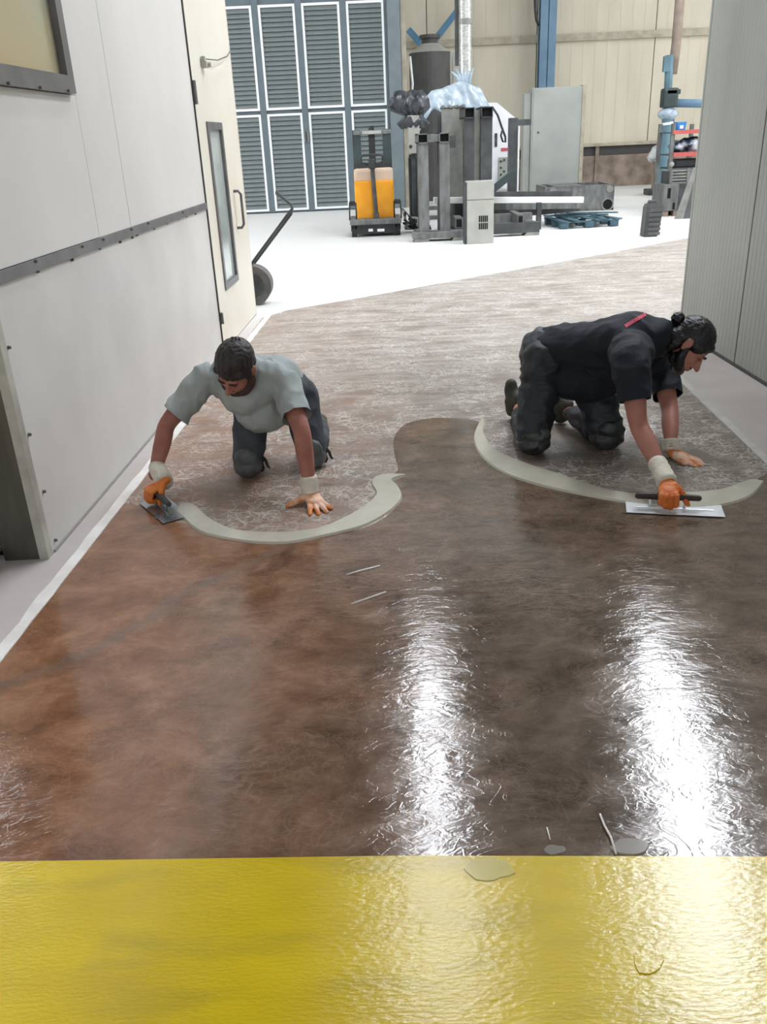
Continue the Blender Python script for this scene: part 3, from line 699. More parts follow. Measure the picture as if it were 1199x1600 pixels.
for a, b in ((552, 565), (599, 611)):
    X0 = A(a, 240, YS + .65).x; X1 = A(b, 240, YS + .65).x
    MB().lohi((X0, YS + .62, .1), (X1, YS + .80, mz), .008).build('mast_rail', M['dark_green'], st)
X0 = A(577, 240, YS + .65).x; X1 = A(587, 240, YS + .65).x
MB().lohi((X0, YS + .68, .3), (X1, YS + .78, mz - .03)).cone(((X0 + X1) / 2, YS + .72, mz - .06), ((X0 + X1) / 2, YS + .72, mz + .06), .05, n=12).build('lift_cylinder', M['black'], st)
MB().lohi((A(552, 210, YS + .6).x, YS + .60, SZ(210, dy=.6)), (A(611, 210, YS + .6).x, YS + .72, SZ(203, dy=.6)), .012).build('mast_crossbar', M['steel'], st)
MB().lohi((A(566, 207, YS + .58).x, YS + .585, SZ(209, dy=.6)), (A(596, 207, YS + .58).x, YS + .60, SZ(204, dy=.6))).build('crossbar_plate', M['box_grey'], st)
MB().lohi((A(553, 262, YS + .6).x, YS + .60, SZ(264, dy=.6)), (A(611, 262, YS + .6).x, YS + .70, SZ(254, dy=.6)), .01).build('mast_lower_bar', M['black'], st)
MB().tube([(A(566, 264, YS + .5).x, YS + .5, SZ(264, dy=.5)), (A(574, 269, YS + .4).x, YS + .4, SZ(269, dy=.4)), (A(583, 272, YS + .3).x, YS + .3, SZ(272, dy=.3)), (A(592, 269, YS + .4).x, YS + .4, SZ(269, dy=.4)), (A(601, 264, YS + .5).x, YS + .5, SZ(264, dy=.5))], .02, 6).build('hose', M['black'], st, True)
tx = bcx; MB().tube([(tx + .02, YS + .1, zc1 + .03), (tx, YS + .14, SZ(300)), (tx - .02, YS + .12, SZ(255))], .038, 8).box((tx + .02, YS + .1, zc1 + .05), (.1, .1, .1), bev=.015).build('tiller_arm', M['steel_dk'], st)
th = SZ(247); MB().tube([(tx - .02, YS + .1, SZ(258)), (tx - .2, YS + .06, SZ(254)), (tx - .21, YS + .05, th + .02), (tx - .17, YS + .05, th + .05), (tx + .13, YS + .05, th + .05), (tx + .17, YS + .05, th + .02), (tx + .16, YS + .06, SZ(254)), (tx - .02, YS + .1, SZ(258))], .02, 8).box((tx - .02, YS + .1, SZ(256)), (.12, .1, .16), bev=.02).build('tiller_handle', M['black'], st, True)
for sgn in (-1, 1): MB().lohi((scx + sgn * .22 - .07, YS + .8, .05), (scx + sgn * .22 + .07, YS + 1.9, .11), .01).build('fork', M['steel_dk'], st)

# ---- welded hollow-section frames
def tube_sq(mb, x0, x1, y0, y1, z0, z1): mb.lohi((x0, y0, z0), (x1, y1, z1))
YF = G(690, 377).y
def fx(px, py=300, dy=0): return A(px, py, YF + dy).x
def fz(py, px=740, dy=0): return A(px, py, YF + dy).z
f1 = base_thing('welded_stand', 'short twin-post welded frame of dark square tube, front left of the stack of steelwork', 'steel stand', 682, 370, YF + .1)
for a, b in ((655, 671), (688, 704)):
    X0 = fx(a, 290); X1 = fx(b, 290); zt_ = fz(208, 680)
    MB().lohi((X0, YF + .08, .14), (X1, YF + .26, zt_ - .13)).build('post', M['steel'], f1)
    s_ = MB(); zc = zt_ - .065; t = .014
    for lo, hi in [((X0, YF + .05, zt_ - .14), (X1, YF + .9, zt_ - .14 + t)), ((X0, YF + .05, zt_ - t), (X1, YF + .9, zt_)), ((X0, YF + .05, zt_ - .14), (X0 + t, YF + .9, zt_)), ((X1 - t, YF + .05, zt_ - .14), (X1, YF + .9, zt_))]: s_.lohi(lo, hi)
    o = s_.build('top_tube', M['steel'], f1)
    MB().lohi((X0 + t, YF + .11, zt_ - .14 + t), (X1 - t, YF + .86, zt_ - t)).build('tube_mouth', M['hollow'], f1)
    MB().lohi((X0 + .02, YF + .75, .14), (X1 - .02, YF + .88, zt_ - .13)).build('rear_post', M['steel_dk'], f1)
MB().lohi((fx(671), YF + .12, fz(222, 680)), (fx(689), YF + .24, fz(209, 680))).build('crossbar', M['steel'], f1)
MB().lohi((fx(704), YF + .12, fz(231, 708)), (fx(714), YF + .2, fz(212, 708))).build('bracket', M['steel_dk'], f1)
MB().lohi((fx(645, 365), YF, .05), (fx(728, 365), YF + .32, .15), .01).build('base_beam', M['steel'], f1)
for a in (646, 706):
    X0 = fx(a, 372); MB().plate([(X0, YF - .01, 0), (X0 + .28, YF - .01, 0), (X0 + .24, YF - .01, .05), (X0 + .04, YF - .01, .05)], .3, (0, -1, 0)).build('channel_foot', M['steel_lt'], f1)
for zz in (.33, .48): MB().lohi((fx(672), YF + .5, zz - .03), (fx(688), YF + .6, zz + .03)).build('cross_rung', M['steel'], f1)

f2 = base_thing('welded_stand', 'tall twin-post dark steel frame with open tube ends behind the grey vented box', 'steel stand', 748, 370, YF + .9)
for a, b in ((726, 742), (752, 770)):
    X0 = fx(a, 240, .7); X1 = fx(b, 240, .7); zt_ = fz(167, 750, .7)
    MB().lohi((X0, YF + .75, .12), (X1, YF + .95, zt_ - .15)).build('post', M['steel_dk'], f2)
    t = .014; s_ = MB()
    for lo, hi in [((X0, YF + .7, zt_ - .16), (X1, YF + 1.5, zt_ - .16 + t)), ((X0, YF + .7, zt_ - t), (X1, YF + 1.5, zt_)), ((X0, YF + .7, zt_ - .16), (X0 + t, YF + 1.5, zt_)), ((X1 - t, YF + .7, zt_ - .16), (X1, YF + 1.5, zt_))]: s_.lohi(lo, hi)
    s_.build('top_tube', M['steel_dk'], f2); MB().lohi((X0 + t, YF + .76, zt_ - .16 + t), (X1 - t, YF + 1.46, zt_ - t)).build('tube_mouth', M['hollow'], f2)
MB().lohi((fx(742, 240, .8), YF + .86, .3), (fx(751, 240, .8), YF + .92, fz(172, 745, .8))).build('filler_plate', M['steel_lt'], f2)
MB().lohi((fx(712, 345), YF + .7, .02), (fx(775, 345), YF + .98, .14)).build('base_beam', M['steel_dk'], f2)
# tall grey plate panel
gp = base_thing('steel_plate_panel', 'tall weathered grey steel panel with ragged top edge standing behind the short frame', 'panel', 708, 300, YF + 1.6)
MB().lohi((fx(691, 240, 1.6), YF + 1.6, 0), (fx(726, 240, 1.6), YF + 1.68, fz(170, 708, 1.6))).build('sheet', M['steel_lt'], gp)
MB().lohi((fx(684, 240, 1.65), YF + 1.66, .0), (fx(691, 240, 1.65), YF + 1.8, fz(178, 688, 1.2))).build('side_stile', M['steel_dk'], gp)
tp = [(fx(690 + i * 3.2, 168, 1.6), YF + 1.62 + .03 * math.sin(i * 2.1), fz(169 - 2.2 * abs(math.sin(i * 1.3)), 708, 1.6)) for i in range(12)]
MB().tube(tp, .035, 6, rr=[.03 + .015 * math.sin(i * 1.9) for i in range(12)]).build('crumpled_edge', M['steel'], gp, True)
# grey electrical box
YE = G(750, 381).y
eb = base_thing('electric_box', 'light grey steel box with vent grille standing on end in front of the steelwork', 'electrical box', 750, 380, YE + .15)
ex0 = A(730, 330, YE).x; ex1 = A(772, 330, YE).x; ez = A(750, 283, YE).z; es = A(750, 312, YE).z
MB().lohi((ex0, YE, 0), (ex1, YE + .28, es - .004), .008).lohi((ex0, YE - .006, es + .002), (ex1, YE + .28, ez), .008).build('housing', M['box_grey'], eb)
MB().lohi((ex0 - .035, YE + .02, 0), (ex0 - .002, YE + .28, ez - .02)).build('side_flange', M['steel_dk'], eb)
gx_0 = A(748, 345, YE).x; gz_ = A(755, 336, YE).z; gw = A(763, 345, YE).x - gx_0
for i in range(5):
    for j in range(2):
        MB().lohi((gx_0 + gw * (i + .15) / 5, YE - .004, gz_ - .22 * (j + .92) / 2), (gx_0 + gw * (i + .85) / 5, YE + .001, gz_ - .22 * (j + .08) / 2)).build('vent_slot', M['hollow'], eb)
# skid with tube ends
sk = base_thing('steel_skid', 'low dark skid of welded square tubes lying on the white floor', 'steel skid', 800, 365, YF + .3)
MB().lohi((fx(774, 362), YF + .25, .045), (fx(848, 362), YF + .45, .21)).build('front_beam', M['steel_dk'], sk)
MB().plate([(fx(822, 372), YF + .24, 0), (fx(847, 372), YF + .24, 0), (fx(847, 372), YF + .24, .05), (fx(828, 372), YF + .24, .05)], .22, (0, -1, 0)).build('channel_foot', M['steel_lt'], sk)
for a, b, z0, z1, ln in ((712, 724, 357, 341, .55), (809, 819, 354, 336, 1.0)):
    X0 = fx(a, 347, .3); X1 = fx(b, 347, .3); Z0 = fz(z0, a, .3); Z1 = fz(z1, a, .3)
    MB().lohi((X0, YF + .32, Z0), (X1, YF + .32 + ln, Z1)).build('square_tube', M['steel'], sk); MB().lohi((X0 + .02, YF + .312, Z0 + .02), (X1 - .02, YF + .321, Z1 - .02)).build('tube_mouth', M['hollow'], sk)
MB().lohi((fx(772, 352, .9), YF + .9, .12), (fx(832, 352, .9), YF + 1.1, .3)).build('cross_beam', M['steel'], sk)
MB().lohi((fx(822, 350, .6), YF + .6, .05), (fx(834, 350, .6), YF + .9, .2)).build('end_stub', M['steel'], sk)
MB().lohi((fx(711, 330, 1.2), YF + 1.2, .1), (fx(728, 330, 1.2), YF + 1.6, .52)).build('rear_stub', M['steel_dk'], sk)
# long beams
lb = base_thing('long_beam', 'long dark steel beam lying across the skid under the white one', 'steel beam', 830, 330, YF + 1.9)
MB().plate([A(772, 317, YF + 1.4), A(912, 316, YF + 2.4), A(905, 330, YF + 2.4), A(846, 336, YF + 1.9), A(772, 341, YF + 1.4)], .2, (0, -1, 0)).build('web', M['steel_dk'], lb)
MB().bar(A(772, 318, YF + 1.38), A(912, 316, YF + 2.35), .22, .03, (0, 1, 0)).build('top_flange', M['steel'], lb)
MB().lohi((fx(880, 330, 2.2), YF + 2.3, 0), (fx(890, 330, 2.2), YF + 2.5, fz(334, 885, 2.3))).build('end_support', M['steel_dk'], lb)
wbm = base_thing('white_beam', 'long white painted rail lying level across the dark steelwork', 'steel beam', 800, 312, YF + 1.0)
MB().bar(A(678, 313, YF + 1.05), A(911, 312, YF + 1.35), .1, .12, (0, 1, 0), .01).build('rail', M['white_metal'], wbm)
MB().bar(A(730, 305, YF + 1.2), A(893, 303, YF + 1.5), .1, .05, (0, 1, 0)).build('back_lip', M['steel_dk'], wbm)
for px in (684, 840): MB().lohi((A(px, 320, YF + 1.1).x, YF + 1.1, 0), (A(px + 7, 320, YF + 1.1).x, YF + 1.2, A(px, 317, YF + 1.1).z)).build('trestle_post', M['steel_dk'], wbm)
# single post with cantilever head
cp = base_thing('crane_post', 'dark steel post with short top arm beside the pale cabinet', 'steel post', 802, 300, YF + 2.0)
MB().lohi((fx(796, 240, 2), YF + 2, 0), (fx(809, 240, 2), YF + 2.2, fz(184, 802, 2)), .01).build('post', M['steel_dk'], cp)
MB().lohi((fx(809, 190, 2), YF + 2.02, fz(196, 820, 2)), (fx(831, 190, 2), YF + 2.18, fz(186, 820, 2)), .01).build('top_arm', M['steel_dk'], cp)
MB().lohi((fx(810, 240, 2), YF + 2.05, .3), (fx(812.5, 240, 2), YF + 2.12, fz(197, 812, 2))).build('white_edge', M['white_metal'], cp)
MB().bar(A(768, 298, YF + .92), A(804, 269, YF + .92), .11, .11, (0, 1, 0), .008).build('brace', M['dark_green'], f2)
# steel block on the floor
YK = G(905, 331).y + .1
bk = base_thing('machined_block', 'big dark steel casting box with round bore on its front', 'steel block', 905, 325, YK + .5)
kx0 = A(852, 305, YK).x; kx1 = A(960, 305, YK).x; kz = A(905, 290, YK).z
kb = MB(); D = 1.0
kb.lohi((kx0, YK, 0), (kx1, YK + .06, kz)); kb.lohi((kx0, YK + D, 0), (kx1, YK + D + .06, kz)); kb.lohi((kx0, YK, 0), (kx0 + .08, YK + D, kz)); kb.lohi((kx1 - .08, YK, 0), (kx1, YK + D, kz))
kb.lohi(((kx0 + kx1) / 2 - .5, YK, kz - .05), ((kx0 + kx1) / 2 + .1, YK + D, kz - .005)); kb.lohi((kx0, YK, 0), (kx1, YK + D, .05))
kb.build('casting', M['steel'], bk)
for (px, py, r_, m_, nm) in ((951, 319, .1, 'hollow', 'bore'), (957, 295, .07, 'steel_lt', 'boss'), (864, 297, .06, 'steel_lt', 'boss'), (907, 297, .035, 'steel_lt', 'boss')):
    p = A(px, py, YK); px_ = max(min(p.x, kx1 - r_ - .03), kx0 + .1); 
    if nm == 'bore': MB().cone((px_, YK - .02, p.z), (px_, YK + .002, p.z), r_ + .03, n=20).build('bore_rim', M['steel_lt'], bk)
    MB().cone((px_, YK - .026, p.z), (px_, YK, p.z), r_, n=20).build(nm, M[m_], bk)
# pallet
pl = thing('pallet', 'teal painted broken pallet lying in front of the steel block', 'pallet', (A(922, 350, 15.2).x, G(922, 356).y + .5, 0), .1)
YPp = G(922, 358).y; pw_ = A(975, 350, YPp).x - A(878, 350, YPp).x
hpz = .15
for j in range(3):
    for i in range(3): MB().box((-pw_ / 2 + .09 + i * (pw_ - .18) / 2, -.45 + j * .42, .055), (.15, .12, .09)).build('block', M['pallet'], pl, world=False)
    MB().box((0, -.45 + j * .42, .108), (pw_, .12, .018)).build('stringer', M['pallet'], pl, world=False)
for i in range(7):
    MB().box((-pw_ / 2 + .07 + i * (pw_ - .14) / 6, -.03 + .02 * math.sin(i * 3), .128 + .02 * (i % 2)), (.11, 1.0, .02), Euler((.02 * (i % 3), 0, .12 * math.sin(i * 2.3))).to_matrix()).build('deck_board', M['pallet'], pl, world=False)
for i in range(3): MB().box((-.2 + i * .2, -.05, .17 + .02 * i), (.95, .09, .02), Euler((0, .04, -.35 + .2 * i)).to_matrix()).build('loose_board', M['pallet'], pl, world=False)
# ridged container
YJ = G(1021, 370).y
jc = base_thing('ridged_container', 'dark grey ridged plastic container standing alone on the white floor', 'container', 1021, 370, YJ + .12)
jx0 = A(1008, 345, YJ).x; jx1 = A(1033, 345, YJ).x; jz = A(1022, 318, YJ).z; jm = (jx0 + jx1) / 2; jh = (jx1 - jx0) / 2
b = MB(); b.plate([(jx0, YJ, 0), (jx1 - .02, YJ, 0), (jx1 + .03, YJ, jz * .9), (jx1 - .03, YJ, jz), (jx0 + .06, YJ, jz), (jx0 + .02, YJ, jz * .93)], .22, (0, -1, 0))
bmesh.ops.bevel(b.bm, geom=list(b.bm.edges), offset=.015, segments=2, affect='EDGES'); b.build('shell', M['can'], jc)
for k in range(6): MB().box((jm + .03, YJ - .004, jz * (.1 + .14 * k)), (jh * 1.55, .02, .05), bev=.006).build('ridge', M['can'], jc)
MB().lohi((jx0 + .03, YJ - .012, .04), (jx0 + .055, YJ, jz * .9)).build('seam', M['steel_dk'], jc)
MB().box((jm, YJ + .1, jz + .02), (.14, .05, .05), bev=.015).build('grip', M['can'], jc)
# pale cabinet
YC = 20.4
pc = base_thing('pale_cabinet', 'tall pale grey-green sheet metal cabinet in front of the blue column', 'cabinet', 870, 300, YC + .3)
cx0 = A(830, 220, YC).x; cx1 = A(907, 220, YC).x; cz = (A(870, 136, YC).z)
MB().lohi((cx0, YC, 0), (cx1, YC + .5, cz), .01).build('housing', M['cabinet_pale'], pc)
MB().lohi((cx0 + .03, YC - .015, .1), (cx1 - .05, YC, cz - .03), .004).build('door', M['cabinet_pale'], pc)
MB().lohi((cx1, YC - .01, 0), (cx1 + .08, YC + .45, cz + .02)).build('side_return', M['beige_dk'], pc)
p = A(841, 207, YC); MB().cone((p.x, YC - .03, p.z), (p.x, YC - .01, p.z), .022, n=10).build('lock', M['steel_dk'], pc)
MB().lohi((cx0 - .15, YC + .1, 0), (cx0 - .01, YC + .4, cz - .1)).build('side_channel', M['cabinet_pale'], pc)
# tank
YT = 24.2
tk = base_thing('round_tank', 'dark cylindrical tank with conical lid and top neck by the back wall', 'tank', 672, 290, YT)
tx0 = A(640, 110, YT).x; tx1 = A(705, 110, YT).x; tcx = (tx0 + tx1) / 2; tr = (tx1 - tx0) / 2; tz = A(672, 83, YT).z; tz2 = A(672, 72, YT).z; tz3 = A(669, 57, YT).z
MB().cone((tcx, YT, .0), (tcx, YT, tz), tr, n=32).build('shell', M['tank'], tk, False)
MB().cone((tcx, YT, tz), (tcx, YT, tz2 + .05), tr * 1.0, .22, n=32).build('conical_lid', M['box_grey'], tk)
MB().cone((tcx, YT, tz2), (tcx, YT, tz3), .2, .2, n=20).cone((tcx, YT, tz3 - .05), (tcx, YT, tz3 + .03), .26, n=20).build('neck', M['tank'], tk)
MB().lohi((tcx + tr - .05, YT - .2, tz - .9), (tcx + tr + .22, YT - .1, tz - .02)).lohi((tcx + tr + .03, YT - .22, tz - .8), (tcx + tr + .16, YT - .2, tz - .12)).build('side_hatch', M['box_grey'], tk)
MB().tube([A(641, 88, YT - .9), A(643, 110, YT - .9), A(645, 130, YT - .9), A(644, 150, YT - .9)], .03, 6).build('cable', M['white_paint'], tk, True)
# duct
YD = 19.0
du = base_thing('foil_duct', 'vertical silver foil duct rising from the plastic-covered machine', 'duct', 727, 300, YD)
dx = A(727, 60, YD).x; dr = (A(736, 60, YD).x - A(717, 60, YD).x) / 2
dx2 = A(728, 128, YD).x; zb_ = A(728, 128, YD).z; pts = []; rr2 = []
n_ = 46
for i in range(n_):
    t = i / (n_ - 1); z = zb_ - .3 + (7.9 - zb_ + .3) * t; pts.append((dx2 + (dx - dx2) * min(1, t * 3), YD, z)); rr2.append(dr * (1 + .05 * (i % 2)))
MB().tube(pts, dr, 16, rr=rr2).build('pipe', M['duct'], du, True)
MB().lohi((dx - dr - .07, YD + .05, zb_ + .3), (dx - dr + .0, YD + .15, 7.9)).build('hanger', M['steel_dk'], du)
MB().lohi((dx2 - .3, YD - .3, 0), (dx2 + .3, YD + .3, zb_ - .28)).build('fan_base', M['box_grey'], du)
p = A(728, 34, YD); MB().cone((p.x, YD, p.z - .05), (p.x, YD, p.z + .05), dr * 1.12, n=20).build('clamp', M['steel_lt'], du)
# white machine
YM = 17.5
wmz = A(780, 165, YM).z
mc = base_thing('white_machine', 'white machining centre with sloped shoulder half hidden by the dark frame', 'machine', 785, 300, YM + .5)
X = lambda px, py=230, Y=YM: A(px, py, Y).x
Z = lambda py, px=780, Y=YM: A(px, py, Y).z
MB().plate([(X(700), YM, 0), (X(812), YM, 0), (X(812), YM, Z(192)), (X(803), YM, Z(184)), (X(776), YM, Z(160)), (X(700), YM, Z(160))], 1.1, (0, -1, 0)).build('housing', M['white_mach'], mc)
MB().lohi((X(779, 265), YM - .03, Z(283)), (X(796, 265), YM, Z(246)), .005).build('control_panel', M['cabinet_pale'], mc)
for px, py in ((783, 252), (788, 250), (783, 262), (788, 268), (783, 273)): p = A(px, py, YM - .04); MB().cone((p.x, YM - .05, p.z), (p.x, YM - .03, p.z), .02, n=8).build('button', M['black'], mc)
MB().lohi((X(773), YM - .02, Z(229)), (X(777), YM, Z(208))).build('side_window', M['tarp_dk'], mc)
for k in range(5): MB().lohi((X(783.2 + 2.4 * k), YM - .012, Z(236.5)), (X(784.9 + 2.4 * k), YM, Z(231.5))).build('red_mark', M['red_txt'], mc)
MB().tube([A(770, 168, YM - .6), A(778, 180, YM - .6), A(784, 198, YM - .6), A(790, 214, YM - .6), A(790, 222, YM - .6), A(786, 221, YM - .6), A(783, 212, YM - .6), A(786, 200, YM - .6)], .02, 6).build('cable', M['black'], mc, True)
MB().lohi((X(772, 300), YM - .5, 0), (X(792, 300), YM, Z(294)), .03).build('tray', M['box_grey'], mc)
# plastic sheet over the machine
def drape(name, outline_fn, m, parent, nx=40, nz=26, thick=.01, seed=0):
    b = MB(); g_ = []
    for j in range(nz + 1):
        row = []
        for i in range(nx + 1): row.append(b.bm.verts.new(outline_fn(i / nx, j / nz)))
        g_.append(row)
    for j in range(nz):
        for i in range(nx): b.bm.faces.new((g_[j][i], g_[j][i + 1], g_[j + 1][i + 1], g_[j + 1][i]))
    o = b.build(name, m, parent, True); md = o.modifiers.new('t', 'SOLIDIFY'); md.thickness = thick; return o
YW = 17.35
tarp = base_thing('plastic_sheet', 'pale blue plastic sheet draped in points over the machine behind the frames', 'plastic sheet', 708, 300, YW + .7)
wx0 = A(652, 160, YW).x; wx1 = A(764, 160, YW).x; wz = A(710, 132, YW).z; wzb = A(700, 180, YW).z
def tfn(u, v):
    x = wx0 + (wx1 - wx0) * u
    back = max(0, v - .45) / .55; front = min(1, v / .45)
    side = min(1, u / .2, (1 - u) / .12)
    ztop = wzb + .12 + (wz - wzb - .2) * side ** .8 + .13 * math.exp(-((u - .6) / .2) ** 2) + .02 * noise.noise(V((u * 9, 1, 0)))
    hem = wzb + .12 * abs(math.sin(u * PI * 2.6)) - .3 * max(0, .22 - u) / .22
    z = hem + (ztop - hem) * (front ** .8) - .1 * back
    y = YW + (1 - front) * -.12 + back * 1.2
    fold = .10 * abs(noise.noise(V((u * 5 + v * 2, v * 1.5, 4)))) + .02 * math.sin(u * 17 + v * 5)
    return (x, y - fold * (1.1 - front * .6), z + .012 * noise.noise(V((u * 9, v * 6, 2))))
drape('sheet', tfn, M['tarp'], tarp)
b = MB()
for i in range(6):
    a = -.8 + i * .25; c = A(728, 130, YW + .3)
    b.tube([c + V((a * .12, 0, -.05)), c + V((a * .2, 0, .12)), c + V((a * .33, 0, .2 + .05 * (i % 2)))], .03, 5, rr=[.05, .03, .012])
b.build('gathered_top', M['tarp'], tarp, True)
# bagged unit on grey box
YU = 16.5
bu = base_thing('bagged_unit', 'narrow grey cabinet topped by a bunched black plastic bag', 'cabinet', 647, 300, YU)
ux0 = A(638, 215, YU).x; ux1 = A(656, 215, YU).x
MB().lohi((ux0, YU, A(646, 240, YU).z), (ux1, YU + .3, A(646, 180, YU).z), .012).build('cabinet', M['box_grey'], bu)
MB().lohi((ux0 + .06, YU + .1, 0), (ux1 - .08, YU + .2, A(646, 240, YU).z)).lohi((ux0 - .1, YU, 0), (ux1 + .1, YU + .4, .05)).build('stand', M['steel_dk'], bu)
p = A(642, 229, YU); MB().cone((p.x, YU - .015, p.z), (p.x, YU, p.z), .03, n=10).build('lock', M['black'], bu)
uc = A(640, 170, YU); b = MB()
N_ = 44; rings = []
for j, (zz, rr3) in enumerate([(.32, .10), (.34, .30), (.14, .42), (-.02, .44), (-.14, .22), (-.20, .20), (-.32, .36), (-.42, .27)]):
    ring_ = []
    for k in range(N_):
        a = 2 * PI * k / N_; q = rr3 * .68 * (1 + .28 * math.sin(a * 7 + j * .6) * (1 if j not in (0,) else 0) + .15 * noise.noise(V((math.cos(a) * 3, math.sin(a) * 3, j * .5))))
        ring_.append(b.bm.verts.new((uc.x + .08 * (1 if j > 3 else 0) + q * math.cos(a), YU + .12 + q * .7 * math.sin(a), uc.z + .02 + zz * .75 + .03 * math.sin(a * 5 + j))))
    rings.append(ring_)
for r1_, r2_ in zip(rings, rings[1:]):
    for k in range(N_): b.bm.faces.new((r1_[k], r1_[(k + 1) % N_], r2_[(k + 1) % N_], r2_[k]))
b.bm.faces.new(rings[0])
b.build('black_bag', M['tarp_dk'], bu, True)
# clutter under it
cl = base_thing('cable_heap', 'dark heap of hoses and cables on the floor left of the short frame', 'cables', 648, 320, YU - .6)
random.seed(3)
for i in range(9):
    c = A(642 + random.random() * 12, 300, YU - .5); x = c.x; pts = [(x + random.uniform(-.25, .25), YU - .5 + random.uniform(-.2, .2), max(.03, .05 + .4 * abs(math.sin(k * 1.3 + i)) * random.random())) for k in range(6)]
    MB().tube(pts, .022, 6).build('hose', M['black'] if i % 3 else M['box_grey'], cl, True)
MB().lohi((A(640, 300, YU + .5).x, YU + .45, 0), (A(655, 300, YU + .5).x, YU + .75, A(650, 246, YU + .5).z), .02).build('dark_crate', M['black'], cl)
# cable on the column
cb = tag(MB().tube([A(836, -20, 25.6), A(837, 15, 25.6), A(839, 32, 25.6), A(843, 40, 25.65)], .04, 6).build('hanging_cable', M['black'], None, True), 'dark cable hanging beside the blue roof column', 'cable')
# ---- right side: brown pipe, valve, rack
YR = 20.0
bp_ = base_thing('brown_pipe', 'vertical brown pipe with teal conduit above the red rack', 'pipe', 1050, 300, YR + .5)
MB().tube([A(1066, -40, YR + .5), A(1062, 10, YR + .5), A(1057, 70, YR + .5), A(1051, 116, YR + .5)], .1, 12).build('pipe', M['brown_pipe'], bp_, True)
MB().tube([A(1047, 86, YR + .4), A(1044, 142, YR + .4)], .09, 8).box(A(1042, 100, YR + .35), (.14, .1, .3)).build('conduit', M['teal'], bp_)
vb = base_thing('valve_post', 'dark gearbox on a teal post with thick blue pipe going right', 'post', 1045, 300, YR)
MB().tube([A(1045, 165, YR), (A(1045, 165, YR).x - .02, YR, 0)], .11, 12).build('post', M['teal'], vb)
MB().box(A(1046, 153, YR), (.32, .3, .38), bev=.05).box(A(1050, 144, YR), (.3, .3, .1), bev=.02).build('gearbox', M['dark_green'], vb)
MB().tube([A(1050, 161, YR), A(1098, 162, YR), A(1150, 163, YR)], .085, 12).build('pipe', M['blue'], vb, True)
MB().ell(A(1044, 178, YR), (.22, .18, .13), u=14, v=8).build('wrapping', M['tarp'], vb, True)
MB().cone(A(1043, 191, YR), A(1043, 195, YR), .125, n=14).build('white_band', M['white_paint'], vb)
rk = base_thing('red_rack', 'steel storage rack with red shelf beams beyond the ribbed wall', 'rack', 1075, 300, 18.2)
YK2 = 18.0; X = lambda px, py=220: A(px, py, YK2).x; Z = lambda py, px=1070: A(px, py, YK2).z
for px in (1049, 1100):
    for dy in (0, .8): MB().lohi((X(px), YK2 + dy, 0), (X(px) + .07, YK2 + dy + .07, Z(193, px))).build('upright', M['steel'], rk)
for py, h_ in ((206, .07), (241, .08)):
    MB().lohi((X(1052, py), YK2 - .03, Z(py) - h_ / 2), (X(1103, py), YK2 + .04, Z(py) + h_ / 2)).build('shelf_beam', M['red'], rk)
    MB().lohi((X(1052, py), YK2 + .03, Z(py) - .02), (X(1103, py), YK2 + .8, Z(py) + .0)).build('shelf', M['steel_dk'], rk)
MB().lohi((X(1052, 262), YK2, Z(262) - .03), (X(1103, 262), YK2 + .8, Z(262))).build('shelf', M['steel_dk'], rk)
MB().ell(A(1050, 257, YK2 - .03), .05, u=10, v=6).build('end_cap', M['box_grey'], rk, True)
bb = base_thing('blue_bin', 'small bright blue bin on the top shelf of the red rack', 'bin', 1062, 203, YK2 + .2)
bz = Z(206) + .0; bb.location.z = bz
b = MB(); bx_ = A(1062, 203, YK2 + .2).x
b.plate([(bx_ - .07, YK2 + .1, bz), (bx_ + .07, YK2 + .1, bz), (bx_ + .1, YK2 + .1, bz + .18), (bx_ - .09, YK2 + .1, bz + .18)], .22, (0, -1, 0)); b.build('tub', M['bin_blue'], bb)
MB().lohi((bx_ - .03, YK2 + .094, bz + .06), (bx_ + .04, YK2 + .1, bz + .12)).build('label_card', M['white_paint'], bb)
wpk = base_thing('wrapped_bundle', 'blue-black bundle in clear plastic on the middle shelf of the red rack', 'bundle', 1072, 235, YK2 + .3); wz_ = Z(241) + .001
wpk.location.z = wz_
b = MB(); 
for i in range(7): b.ell((A(1060 + i * 5.5, 230, YK2 + .3).x, YK2 + .3 + .1 * math.sin(i * 2), wz_ + .12 + .03 * (i % 3)), (.2, .24, .11), Euler((0, .5 * math.sin(i * 3), 0)).to_matrix(), 12, 8)
M['bundle'] = mat('dark_blue_wrapped', '#2c3a4d', '#c4ccd2', rough=.25, scale=5, bump=.5, bscale=8, bdist=.03, lo=.45, hi=.6)
b.blob('bundle_wrap', M['bundle'], wpk, voxel=.03, it=2, fold=.02, ffreq=5, zmin=wz_)
mo = base_thing('gear_motor', 'dark motor unit on the lower shelf of the red rack', 'motor', 1072, 255, YK2 + .3); mo.location.z = Z(262)
MB().lohi((X(1058, 255), YK2 + .1, Z(262) + .001), (X(1100, 255), YK2 + .6, Z(249)), .03).build('housing', M['black'], mo)
YX = G(1050, 338).y + .08; cr = base_thing('wire_crate', 'grey slatted metal crate on top of the dark box with a black slot', 'crate', 1068, 285, YX)
cx0 = A(1047, 275, YX).x; cx1 = A(1100, 275, YX).x; cz1 = A(1068, 263, YX).z; cz0 = A(1068, 287, YX).z; YO = G(1050, 338).y; cz0 = A(1050, 288, YO).z + .001
for k in range(5): MB().lohi((cx0, YX, cz0 + (cz1 - cz0) * k / 5), (cx1, YX + .02, cz0 + (cz1 - cz0) * (k + .62) / 5)).build('slat', M['steel_lt'], cr)
for xx in (cx0, (cx0 + cx1) / 2, cx1 - .04): MB().lohi((xx, YX - .02, cz0), (xx + .05, YX, cz1)).build('corner_post', M['steel'], cr)
